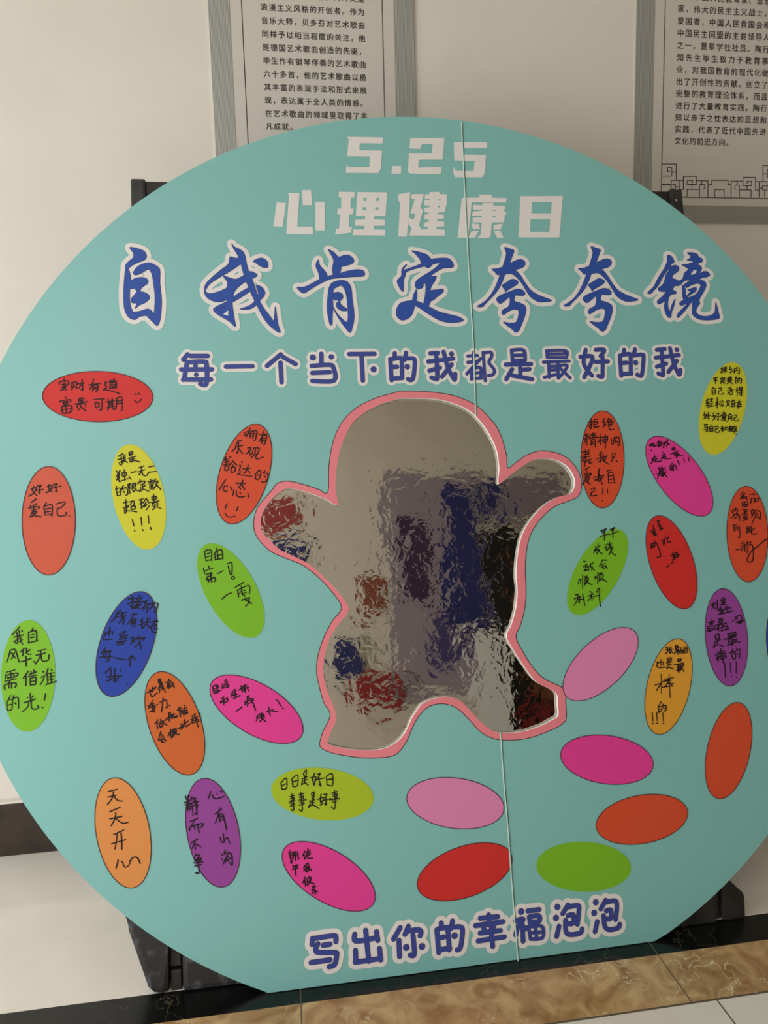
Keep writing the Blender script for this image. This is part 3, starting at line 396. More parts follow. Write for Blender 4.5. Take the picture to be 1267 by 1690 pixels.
 'L':"-2399,1717 -2388,1684;-2365,1717 -2388,1684;-2411,1661 -2353,1675;-2405,1642 -2354,1653;-2377,1718 -2376,1658;-2387,1621 -2384,1595 -2362,1600 -2361,1628 -2387,1621;-2383,1633 -2348,1646 -2339,1544;-2381,1611 -2362,1613;-2343,1705 -2353,1681;-2347,1684 -2315,1693 -2328,1666;-2354,1649 -2290,1662;-2341,1655 -2297,1653;-2342,1629 -2298,1634 -2301,1613;-2315,1671 -2306,1559 -2322,1564;-2365,1499 -2301,1521;-2327,1508 -2354,1466;-2371,1427 -2364,1455 -2265,1473 -2266,1448 -2282,1443;-2332,1461 -2327,1432;-2303,1464 -2293,1397;-2362,1319 -2307,1348;-2327,1334 -2357,1272;-2331,1306 -2329,1259;-2321,1306 -2284,1280;-2324,1227 -2341,1195;-2324,1212 -2293,1212 -2312,1192;-2332,1178 -2287,1189 -2294,1165;-2352,1152 -2266,1152;-2338,1169 -2282,1170;-2340,1126 -2283,1132;-2312,1192 -2304,1069 -2332,1069;-2183,1735 -2207,1676;-2174,1708 -2162,1679 -2131,1669 -2072,1683;-2132,1714 -2129,1707;-2100,1727 -2087,1726 -2089,1719;-2154,1541 -2095,1577;-2114,1591 -2129,1526 -2154,1468;-2123,1529 -2115,1474;-2123,1525 -2091,1535 -2074,1470 -2060,1399;-2120,1506 -2091,1516;-2118,1484 -2086,1490;-2117,1341 -2109,1302 -2086,1297;-2090,1370 -2086,1300;-2086,1297 -2059,1338 -2039,1283;-2112,1199 -2106,1192;-2111,1161 -2103,1154;-2100,1116 -2082,1155;-2079,1233 -2090,1196;-2083,1205 -2051,1214;-2065,1191 -2080,1132;-2065,1191 -2029,1196 -2023,1101 -2042,1119;-2092,1140 -2018,1164;-2056,1177 -2050,1164;-2060,1149 -2054,1136",
 'M':"-1525,1169 -1538,1141;-1534,1145 -1515,1063 -1526,1071;-1534,1141 -1496,1152;-1531,1123 -1497,1134;-1528,1100 -1497,1119;-1496,1155 -1502,1098 -1522,1067;-1489,1147 -1480,1088;-1481,1157 -1480,1081;-1490,1125 -1459,1137;-1462,1152 -1454,1092 -1461,1090;-1475,1117 -1460,1119;-1509,1033 -1463,1043;-1505,1025 -1498,1014;-1468,1032 -1480,1015;-1514,1008 -1461,1013;-1486,1038 -1484,954;-1398,1152 -1419,1111;-1407,1128 -1402,1083;-1395,1141 -1350,1151;-1388,1129 -1354,1133 -1359,1115 -1389,1115;-1371,1171 -1374,1120 -1402,1083;-1385,1111 -1371,1087 -1330,1085;-1381,1045 -1412,1019;-1416,1005 -1367,1021;-1392,1039 -1388,976 -1406,993;-1414,986 -1379,1004;-1373,1051 -1372,1003 -1354,983 -1346,993;-1360,1010 -1384,968;-1405,931 -1426,886;-1410,909 -1405,858;-1390,918 -1389,860;-1387,918 -1356,925 -1358,896 -1388,892;-1371,931 -1366,886 -1389,860;-1381,888 -1329,868;-1333,854 -1350,830;-1346,837 -1315,844;-1350,819 -1302,799;-1330,839 -1326,773;-1340,804 -1352,783;-1324,805 -1318,787",
 'N':"1519,4881 1573,4895;1552,4921 1547,4826 1529,4842;1523,4852 1571,4870;1581,4911 1628,4919;1584,4911 1575,4838;1586,4889 1616,4891 1610,4866 1584,4863;1575,4835 1632,4843;1695,4924 1669,4886 1695,4886 1676,4854;1668,4835 1703,4860;1735,4926 1712,4885;1727,4907 1761,4913 1746,4891;1725,4885 1728,4846;1725,4885 1776,4890 1763,4858 1729,4853;1728,4843 1739,4808 1782,4810;1752,4884 1750,4859;1476,4764 1485,4751;1514,4776 1502,4754;1456,4720 1521,4744;1494,4776 1488,4662;1490,4726 1460,4682;1529,4763 1589,4774;1535,4750 1585,4758;1519,4725 1600,4742;1560,4781 1557,4736;1538,4712 1531,4661;1538,4712 1578,4717 1572,4641;1540,4692 1573,4698;1538,4673 1572,4679;1632,4772 1638,4763;1606,4729 1646,4740 1602,4684;1628,4715 1627,4664;1637,4709 1650,4699;1659,4733 1662,4689;1659,4733 1706,4742 1696,4694 1662,4689;1661,4711 1701,4716;1685,4765 1677,4631;1744,4718 1743,4661;1779,4736 1759,4660;1771,4724 1825,4729 1822,4652 1806,4659;1799,4736 1781,4679;1793,4698 1811,4678;1433,4594 1510,4605;1434,4569 1507,4579;1416,4544 1512,4554;1471,4619 1464,4492;1465,4543 1423,4513;1504,4617 1494,4580;1429,4500 1523,4522;1455,4505 1451,4455;1496,4523 1500,4485 1530,4496;1627,4588 1605,4563;1576,4526 1690,4551;1619,4576 1620,4500 1606,4497;1593,4494 1641,4518;1646,4575 1653,4505 1697,4468;1676,4536 1646,4492;1628,4601 1634,4588;1745,4572 1738,4521;1745,4572 1772,4577 1762,4539 1742,4534;1749,4533 1725,4490;1776,4501 1788,4491;1438,4417 1497,4447;1436,4392 1452,4379;1467,4410 1469,4391;1438,4367 1511,4386 1497,4365;1443,4348 1489,4359;1471,4378 1448,4329 1414,4277;1448,4329 1488,4340 1458,4297;1454,4323 1490,4280;1601,4431 1592,4406;1528,4345 1648,4363;1587,4418 1578,4312 1565,4318;1539,4319 1586,4336;1591,4387 1599,4330 1614,4275;1627,4348 1584,4305;1671,4403 1719,4414;1683,4383 1681,4286;1683,4383 1730,4388 1741,4286;1687,4352 1730,4356;1687,4320 1731,4325;1675,4286 1748,4286;1499,4233 1536,4244 1524,4213 1503,4201;1503,4207 1488,4177 1503,4167 1550,4171;1618,4241 1610,4178;1663,4226 1663,4189;1601,4119 1606,4115",
 'O':"2967,5394 2998,5400;2982,5413 2980,5359 2961,5360;2968,5372 2996,5381;3002,5406 3032,5412;3000,5390 3031,5396;3002,5378 3029,5380;3015,5409 3011,5362;2994,5359 3031,5365;3073,5417 3060,5386 3087,5392 3066,5355;3066,5352 3101,5370;3113,5392 3109,5348;3113,5392 3168,5400 3162,5340 3149,5347;3146,5416 3140,5385 3121,5366;3140,5385 3152,5372;2878,5299 2922,5307;2905,5301 2879,5270;2897,5289 2896,5242;2903,5282 2922,5273;2975,5309 2978,5303;2953,5285 2958,5297 3001,5299 2996,5287;2963,5281 2993,5284;2948,5266 2998,5271;2968,5266 2949,5244;2981,5269 2982,5247 3003,5249;3039,5311 3044,5299;3069,5317 3061,5301;3027,5293 3077,5298;3029,5280 3073,5286;3018,5268 3078,5273;3054,5298 3051,5267;3051,5267 3022,5240;3051,5264 3078,5239;3125,5310 3117,5294;3113,5291 3112,5247;3113,5291 3144,5294 3136,5250 3112,5247;3112,5269 3139,5272;3161,5303 3153,5284;3156,5287 3183,5290 3175,5246 3165,5246;3158,5275 3164,5265;2866,5211 2858,5196;2851,5190 2849,5134;2851,5190 2888,5195 2882,5136;2853,5171 2883,5174;2851,5153 2881,5155;2849,5135 2882,5138;2921,5195 2955,5200 2949,5176 2922,5167;2922,5170 2919,5139 2965,5135 2966,5150;3024,5199 3029,5194;3015,5171 3021,5167;3014,5134 3030,5155;3058,5205 3043,5192;3035,5174 3082,5179;3060,5192 3057,5158;3040,5155 3037,5130 3067,5133 3070,5157 3040,5155;3131,5203 3112,5178;3132,5184 3113,5160;3124,5166 3119,5119;3151,5203 3148,5178;3151,5203 3181,5205 3179,5180 3148,5178;3150,5191 3180,5193;3141,5165 3184,5168;3135,5147 3186,5151;3170,5165 3166,5118 3153,5121;3148,5137 3152,5131;2774,5074 2808,5085;2792,5092 2774,5043;2771,5043 2811,5051;2793,5067 2790,4999;2762,5021 2809,5029;2818,5085 2848,5091 2819,5060;2826,5072 2848,5056;2817,5042 2843,5044;2830,5041 2828,5017;2808,5014 2851,5019;2874,5053 2911,5061;2899,5102 2888,4997;2894,5052 2871,5022;2897,5049 2908,5033;2931,5064 2915,5033;2946,5076 2963,5051;2942,5045 2933,5014 2953,5020;2954,5032 2959,5014;2994,5062 3031,5068 3015,5037 2985,5010;2999,5050 3025,5012;3068,5076 3060,5064;3050,5058 3048,5005;3050,5058 3087,5063 3081,5008;3053,5039 3083,5042;3052,5024 3081,5026;3048,5006 3081,5009;3105,5047 3156,5056;3134,5072 3113,5022 3101,5010;3117,5028 3112,4988;3130,5028 3157,5031;3141,5044 3138,5009;3124,5006 3155,5009;2750,4960 2740,4926 2760,4895;2727,4926 2770,4934 2733,4889;2775,4947 2798,4952 2783,4931;2783,4931 2789,4888 2776,4894;2765,4916 2808,4921;2847,4951 2838,4917 2857,4883;2824,4911 2867,4920 2830,4874;2876,4938 2903,4944 2887,4919;2887,4919 2889,4876 2877,4882;2863,4904 2913,4912;2932,4943 2966,4951;2935,4933 2940,4924;2951,4936 2953,4927;2972,4942 2964,4930;2923,4912 2927,4921 2980,4923 2975,4911;2935,4906 2968,4908;2950,4918 2922,4872;2937,4893 2967,4895 2938,4865;2940,4890 2980,4858;3021,4937 3013,4925;2999,4919 2999,4870;2999,4919 3036,4925 3032,4869;3002,4904 3033,4906;3001,4888 3032,4890;3062,4918 3092,4920 3087,4899 3063,4890;3063,4893 3060,4865 3100,4861 3105,4879;2734,4827 2770,4830;2745,4839 2735,4803 2768,4808;2768,4808 2758,4759 2744,4766;2722,4779 2762,4784;2805,4822 2797,4810;2787,4804 2786,4761;2787,4804 2824,4810 2817,4760;2791,4789 2819,4791;2789,4775 2817,4777;2786,4761 2817,4762;2846,4806 2880,4811 2874,4790 2847,4781;2847,4782 2844,4753 2884,4751 2887,4765;2932,4810 2915,4801;2904,4786 2947,4791;2928,4801 2923,4751;2927,4785 2908,4767;2929,4782 2941,4769;2954,4797 2954,4772 2978,4774 2981,4797 2954,4797;3008,4811 2997,4796;2997,4796 3030,4801 3022,4752;2997,4792 2991,4752;3010,4795 3006,4755;2995,4780 3025,4782;2994,4768 3024,4770;3037,4801 3074,4806 3068,4781;3054,4800 3038,4779;3041,4770 3077,4775;3032,4754 3079,4759;3059,4785 3051,4732;3068,4729 3070,4724",
 'P':"2127,4643 2185,4661 2140,4629;2170,4659 2175,4628 2204,4637;2180,4652 2189,4635;2206,4661 2270,4676;2237,4690 2223,4620;2211,4641 2276,4659;2217,4627 2267,4642;2249,4673 2241,4626;2275,4652 2328,4684;2309,4678 2300,4651 2272,4619;2294,4658 2279,4612;2311,4658 2345,4643;2328,4690 2330,4667;2332,4657 2312,4627;2147,4593 2153,4584;2146,4503 2194,4528;2178,4548 2156,4496 2131,4457;2168,4512 2161,4482;2177,4495 2206,4508;2188,4508 2179,4479;2171,4475 2246,4483;2271,4569 2274,4559;2254,4539 2291,4548 2244,4506;2244,4503 2299,4524 2269,4509;2276,4505 2311,4501 2354,4506;2366,4602 2389,4615;2375,4582 2401,4595;2365,4589 2399,4608 2400,4588;2350,4546 2438,4580;2384,4562 2388,4528;2383,4558 2416,4567 2420,4534;2386,4545 2414,4551;2391,4528 2420,4537;2415,4561 2410,4504;2422,4550 2441,4526 2484,4535;2442,4546 2404,4514;2418,4477 2429,4440;2481,4505 2486,4465;2535,4510 2538,4470;2185,4356 2244,4387;2212,4421 2215,4341;2218,4374 2188,4309;2241,4433 2241,4393;2217,4401 2275,4415;2222,4381 2280,4399;2207,4361 2292,4375;2227,4354 2277,4359;2226,4341 2268,4346;2253,4413 2249,4327;2256,4366 2291,4318;2231,4360 2254,4340 2232,4331;2349,4453 2332,4423;2328,4423 2337,4397;2332,4423 2354,4429 2351,4396;2322,4390 2366,4415;2363,4456 2364,4422;2364,4429 2389,4435 2396,4388;2359,4416 2371,4389 2343,4386",
 'Q':"3092,4146 3054,4122;3047,4083 3104,4126;3060,4109 3066,4095;3046,4077 3121,4093;3082,4121 3073,4063;3087,4095 3119,4067;3063,4037 3062,3996;3063,4037 3119,4042 3112,4000 3062,3996;3091,4039 3087,3998;3065,4018 3114,4019;3148,4115 3239,4114;3195,4126 3196,4103;3169,4078 3153,4027;3161,4072 3197,4077 3188,4032;3210,4070 3203,4038;3210,4070 3245,4075 3228,4043 3207,4038;2944,3959 2977,3977;2940,3953 2964,3913 2923,3889;2985,3989 2974,3951;2976,3970 3005,3975 2994,3937 2978,3919;2964,3919 3006,3924;2991,3912 3022,3907 3014,3859;2961,3887 2996,3892;3059,3963 3122,3967;3087,3965 3082,3914;3051,3922 3110,3919;3071,3940 3106,3945;3056,3896 3101,3897 3096,3881 3054,3883;3077,3905 3077,3863;3048,3858 3098,3865;3148,3950 3156,3891;3148,3950 3184,3955 3149,3885;3183,3948 3193,3909;3197,3951 3245,3936 3237,3862 3225,3882;3209,3928 3175,3871 3142,3821;3222,3914 3204,3883;2943,3814 2982,3822;2961,3820 2940,3786 2975,3791;2959,3798 2954,3753;2942,3766 2977,3771;2987,3803 2987,3771;3008,3805 3004,3696 2976,3698;3087,3792 3085,3737;3111,3794 3106,3746;3088,3766 3109,3771;3074,3735 3113,3746;3132,3796 3129,3732 3159,3718 3187,3720;3166,3778 3135,3751;2946,3571 2995,3579;3012,3642 3018,3629;3001,3604 3011,3597;3004,3559 3025,3596;3041,3647 3040,3570;3026,3609 3066,3620;3050,3608 3038,3551;3076,3651 3072,3619;3066,3626 3117,3643;3078,3606 3064,3537;3078,3606 3121,3617 3132,3559 3120,3470 3089,3443 3059,3457 3066,3492 3114,3553 3174,3589 3241,3637 3308,3669",
 'R':"2104,3855 2103,3812;2073,3801 2117,3824;2078,3783 2129,3805;2103,3812 2101,3757;2087,3776 2120,3787;2105,3757 2145,3767;2114,3787 2117,3753;2143,3893 2170,3898 2161,3877;2155,3883 2152,3846;2148,3841 2179,3858;2167,3864 2171,3803;2167,3834 2191,3845;2178,3815 2209,3825;2171,3839 2194,3808;2061,3673 2098,3684;2071,3673 2061,3637 2095,3653;2077,3666 2087,3635;2104,3708 2102,3653;2091,3672 2118,3683 2136,3639 2153,3571 2144,3544 2111,3540;2185,3710 2193,3655;2206,3721 2208,3678;2190,3685 2210,3697;2194,3661 2208,3678;2218,3751 2219,3727;2232,3720 2236,3689 2261,3682 2271,3687;2253,3737 2238,3714;2255,3548 2309,3563;2278,3577 2285,3515;2291,3582 2317,3575 2294,3539;2309,3563 2298,3515;2330,3574 2332,3525;2321,3550 2348,3555;2293,3527 2326,3538;2280,3534 2272,3486 2259,3480;2203,3441 2231,3457",
 'S':"1562,3827 1620,3843;1574,3818 1582,3802;1609,3828 1595,3808;1548,3771 1645,3793;1597,3829 1592,3733;1654,3832 1707,3854;1670,3837 1675,3819;1699,3842 1688,3824;1641,3785 1741,3813;1686,3837 1679,3753;1493,3678 1501,3660;1523,3706 1517,3665;1544,3687 1524,3670;1477,3643 1511,3665;1504,3659 1475,3619;1499,3642 1534,3646 1499,3606;1514,3635 1559,3606;1592,3691 1604,3684;1586,3661 1612,3672;1605,3660 1602,3631;1641,3712 1638,3683;1620,3696 1629,3683;1662,3699 1645,3682;1644,3676 1609,3636;1639,3659 1668,3663 1624,3591;1642,3647 1663,3603 1693,3584;1363,3542 1387,3540;1358,3491 1397,3510;1386,3517 1375,3464 1358,3450;1358,3450 1412,3462;1389,3487 1428,3497;1408,3486 1406,3456;1436,3520 1433,3484 1465,3453;1449,3484 1440,3454;1455,3525 1460,3513;1558,3549 1535,3509 1518,3489;1557,3546 1598,3541;1541,3496 1583,3512;1536,3479 1590,3488;1562,3483 1551,3472 1569,3462;1580,3479 1601,3466;1309,3379 1293,3332;1308,3367 1324,3372 1318,3337;1343,3412 1335,3283;1357,3394 1389,3401 1381,3386;1369,3387 1357,3323;1368,3381 1400,3385 1390,3344;1383,3369 1378,3345 1357,3317;1384,3339 1432,3315;1469,3393 1461,3370;1472,3387 1482,3393 1477,3369;1498,3430 1488,3321;1509,3415 1541,3425 1527,3408;1514,3403 1507,3350;1514,3403 1552,3407 1539,3366;1529,3390 1523,3361 1503,3344;1533,3363 1584,3339;1256,3228 1288,3235;1244,3194 1311,3213;1282,3233 1271,3180 1236,3132;1278,3192 1294,3161 1282,3156;1299,3214 1292,3173;1331,3233 1344,3123;1303,3184 1340,3185;1402,3255 1426,3242;1385,3209 1437,3229;1426,3242 1410,3201 1375,3162;1417,3213 1419,3166;1422,3195 1437,3188;1435,3206 1492,3211;1473,3242 1491,3277 1503,3267 1495,3179 1499,3108",
 'T':"2630,3049 2674,3063;2650,3071 2652,3058;2668,3070 2633,3006;2644,3045 2673,3010;2687,3082 2680,3010;2703,3094 2696,2995;2762,3117 2734,3086;2765,3110 2789,3096;2741,3082 2781,3086;2764,3097 2756,3051;2739,3065 2783,3069;2730,3046 2781,3050;2735,3026 2704,3001;2731,3020 2735,2953;2703,2988 2761,2998;2716,2974 2759,2978;2693,2956 2765,2961;2793,3029 2769,3004;2800,3022 2839,3013;2776,2997 2827,3001;2799,3015 2798,2969;2769,2964 2850,2979;2620,2908 2622,2895;2589,2884 2647,2893;2602,2876 2631,2878 2626,2865 2601,2863;2578,2845 2653,2850;2581,2845 2570,2799;2650,2847 2653,2807;2590,2824 2630,2828 2624,2809 2592,2808 2590,2824;2570,2799 2606,2804;2695,2910 2746,2913;2717,2908 2692,2877;2700,2890 2737,2894 2731,2874 2702,2873;2668,2852 2777,2865;2720,2869 2672,2826;2664,2813 2701,2824;2688,2838 2688,2798;2708,2823 2753,2840;2741,2861 2721,2809;2713,2797 2793,2811;2775,2845 2785,2805;2752,2834 2781,2838 2786,2812 2750,2807;2648,2755 2647,2716;2644,2755 2688,2765 2684,2726 2647,2716;2646,2735 2682,2739;2631,2697 2697,2712;2664,2708 2660,2662;2645,2690 2615,2642 2657,2666 2719,2648;2774,2760 2861,2770 2851,2741 2778,2733;2779,2746 2852,2754;2733,2710 2864,2731;2776,2713 2778,2661;2779,2707 2819,2711 2806,2652;2781,2687 2813,2691;2762,2649 2822,2671;2833,2703 2869,2704 2837,2676 2805,2646;2832,2697 2852,2679 2905,2675;2629,2566 2677,2579;2658,2604 2655,2506;2653,2558 2631,2514;2692,2627 2685,2556;2663,2590 2729,2599;2669,2570 2734,2579;2666,2544 2743,2558;2671,2524 2729,2533;2705,2581 2703,2489;2686,2562 2643,2526;2707,2561 2744,2539;2813,2612 2798,2574;2777,2579 2843,2591;2797,2568 2807,2521;2812,2567 2841,2571 2835,2519 2811,2521;2857,2623 2857,2590;2857,2590 2891,2607 2883,2529 2869,2530;2859,2570 2868,2556;2718,2488 2712,2348;2775,2484 2774,2393;2774,2354 2781,2350;2841,2492 2828,2379;2825,2343 2833,2341|2876,2918 2906,2929 2936,2934 2940,2907;2867,2899 2896,2903 2890,2917;2932,2901 2959,2880 2929,2868;2878,2872 2906,2857 2935,2861 2901,2877 2944,2874;2885,2865 2927,2855;2840,2884 2850,2880",
 'U':"2128,2674 2145,2676 2136,2655;2123,2653 2146,2654 2133,2625 2116,2620;2178,2674 2160,2660;2149,2648 2189,2655;2164,2669 2159,2620 2177,2628;2168,2647 2196,2617;2226,2692 2227,2670;2218,2677 2242,2682;2249,2693 2250,2669;2216,2662 2264,2668;2237,2664 2222,2649 2255,2650;2227,2636 2261,2640;2210,2625 2267,2628;2242,2632 2241,2602;2219,2622 2209,2613;2256,2619 2264,2612;2283,2663 2274,2633 2298,2613;2267,2631 2308,2640 2278,2608;2313,2664 2308,2612;2313,2664 2344,2665 2342,2613;2315,2649 2342,2650;2314,2632 2341,2634;2302,2610 2345,2613;2027,2546 2020,2504 2042,2490 2101,2492;2026,2534 2086,2542 2080,2512;2065,2568 2060,2507;2128,2570 2129,2545;2128,2570 2172,2576 2166,2549 2129,2545;2130,2557 2167,2561;2118,2528 2178,2536;2145,2532 2140,2486;2146,2510 2166,2512;2130,2515 2116,2476 2140,2486 2185,2465;2236,2556 2238,2531;2236,2556 2273,2560 2265,2536 2238,2531;2239,2544 2269,2546;2185,2504 2296,2518;2229,2507 2229,2440;2228,2501 2262,2505 2258,2462;2230,2486 2260,2487;2229,2471 2259,2475;2214,2453 2261,2462;2245,2506 2238,2427;2267,2495 2295,2503 2271,2468 2249,2445;2267,2486 2291,2432;1984,2330 2055,2343;2056,2428 2042,2247;2044,2338 1993,2278;2138,2419 2121,2350 2085,2310 2057,2303;2084,2377 2177,2386;2086,2359 2155,2363;2062,2355 2143,2376;2100,2334 2175,2328;2128,2350 2163,2304;2077,2305 2157,2311;2132,2362 2129,2289 2127,2201;2032,2169 1995,2123;1995,2117 2000,2068;1998,2117 2031,2126 2028,2084 2001,2080;1999,2099 2029,2102;2050,2149 2038,2126;2042,2129 2078,2129 2071,2087 2053,2079;2050,2113 2056,2103;1932,2074 1931,1999;1978,2076 1974,1998;2039,2068 2037,1990;1920,1977 1934,1974;1965,1975 1980,1974;2027,1967 2043,1967"}
for i, (colr, cx, cz, ang, ra, rb, hw, lab) in enumerate(OVALS):
    c, s = math.cos(ang), math.sin(ang)
    pts = [(cx+ra*math.cos(t)*c-rb*math.sin(t)*s, cz+ra*math.cos(t)*s+rb*math.sin(t)*c) for t in [2*math.pi*k/72 for k in range(72)]]
    ink = Ink(); ink.poly(pts, -0.0005 if lab.find('touching') < 0 else -0.0007)
    ov = ink.done('oval', MATS['bubble_'+colr], board); ov['label'] = lab
    if colr not in ('yellow', 'lime', 'olive'):
        ink = Ink(); ink.stroke(pts, 0.0008, -0.0008, 6, True); ink.done('oval_line', m_outline, ov)
    if hw:
        rnd = random.Random(i)
        for nm, body in zip(('handwriting', 'drawing'), HAND[hw].split('|')):
            ink = Ink()
            for st in dec(body):
                ink.stroke(smooth(st, 3, False) if len(st) > 2 else st, rnd.uniform(0.00115, 0.0015), -0.0009, 8)
            ink.done(nm, m_ink, ov)

# lettering, one part per character
def char_strokes(name, data, r, halo, m, line=0.0007):
    for ch in data.split('|'):
        sts = []
        for part in ch.split(';'):
            p = part.split('*'); k = float(p[1]) if len(p) > 1 else 1.0
            sts.append(([tuple(int(c)*U for c in q.split(',')) for q in p[0].split()], k))
        w, d, f = Ink(), Ink(), Ink()
        for st, k in sts:
            q = smooth(st, 4, False) if len(st) > 2 else st
            w.stroke(q, r*k+halo, -0.0005, 20); d.stroke(q, r*k+line, -0.0009, 16); f.stroke(q, r*k, -0.0013, 16)
        a = w.done(name, m_white, board)
        d.done('letter_outline', m_outline, a); f.done('letter_face', m, a)
def char_blocks(name, data, holes):
    for ch, ho in zip(data.split('|'), holes.split('|')):
        f = Ink()
        for p in dec(ch): f.poly(p, -0.0006)
        a = f.done(name, m_white, board)
        if ho:
            for p in dec(ho):
                h = Ink(); h.poly(p, -0.0010); h.done('letter_gap', m_teal, a)
char_blocks('date_numeral', "-688,7736 -337,7740 -346,7678 -568,7674 -574,7605 -356,7607 -376,7422 -405,7377 -718,7373 -709,7448 -679,7433 -487,7438 -479,7542 -698,7539 -674,7711|-265,7453 -176,7456 -184,7376 -276,7374|-71,7742 271,7752 238,7529 2,7523 -8,7443 227,7458 210,7381 -98,7378 -115,7409 -92,7584 136,7590 148,7686 43,7685 28,7634 -83,7635|362,7713 701,7721 693,7661 462,7652 455,7586 681,7588 656,7401 628,7358 354,7352 335,7394 346,7460 362,7420 544,7418 560,7524 356,7524", "|||")
char_blocks('heading_character', "-1387,7068 -1300,7063 -1341,6831 -1429,6834;-1283,7164 -1169,7163 -1205,6833 -1061,6835 -1062,6759 -1313,6757 -1269,7143;-1148,7192 -1059,7196 -1055,7045 -1143,7044;-1024,7080 -935,7082 -947,6797 -1037,6798|-796,7183 -642,7183 -651,7126 -683,7125 -692,7018 -661,7018 -672,6959 -707,6958 -718,6839 -686,6839 -698,6778 -851,6758 -842,6815 -812,6819 -793,6957 -823,6957 -816,7016 -784,7016 -775,7124 -799,7127;-617,7184 -328,7185 -359,6948 -465,6947 -471,6913 -365,6911 -372,6853 -476,6848 -481,6814 -367,6812 -373,6754 -687,6753 -676,6812 -572,6813 -566,6847 -662,6849 -653,6907 -559,6912 -555,6946 -645,6948|-221,7168 -103,7194 -130,6928 -163,6744 -247,6745 -206,7096 -225,7095;-93,7171 32,7177 -14,7029 15,7022 -36,6860 -12,6818 48,6823 50,6846 9,6849 14,6884 61,6900 62,6919 21,6922 27,6968 65,6973 66,6988 25,6991 27,7034 81,7046 82,7058 25,7062 30,7111 89,7116 86,7125 37,7127 43,7173 85,7174 90,7197 185,7199 186,7178 259,7177 252,7115 258,7084 241,7056 230,6994 157,6989 156,6974 217,6971 214,6925 149,6920 146,6902 216,6902 211,6851 137,6847 133,6824 219,6818 211,6759 -136,6756 -112,6836 -137,6866 -129,6935 -89,6913 -63,6975 -115,6978 -62,7121 -93,7124|407,7144 582,7151 588,7179 710,7182 711,7150 863,7150 850,7101 503,7098 442,6739 337,6738;610,7095 723,7096 719,7068 838,7070 827,7009 852,6997 828,6961 815,6901 691,6896 671,6760 648,6739 529,6738 569,6772 590,6894 496,6897 502,6944 596,6949 597,6963 497,6964 507,7007 601,7016 601,7025 511,7027 518,7074 608,7072;483,6884 564,6879 567,6829 498,6825;484,6809 560,6816 511,6740 442,6739;714,6874 804,6888 774,6824 698,6824;704,6811 773,6816 800,6743 736,6739|1002,7171 1444,7182 1425,7069 1374,6751 952,6747", "|-564,7125 -531,7126 -535,7094 -566,7094;-442,7127 -409,7128 -414,7096 -446,7096;-575,7032 -543,7032 -546,7004 -577,7003;-452,7034 -422,7034 -426,7006 -456,7005|172,7125 192,7125 190,7110 169,7110;163,7059 180,7059 177,7042 160,7042|708,7026 744,7027 743,7017 708,7016;702,6963 736,6963 735,6952 701,6951|1115,7112 1319,7115 1303,6999 1101,6996;1089,6934 1289,6936 1272,6807 1072,6805")
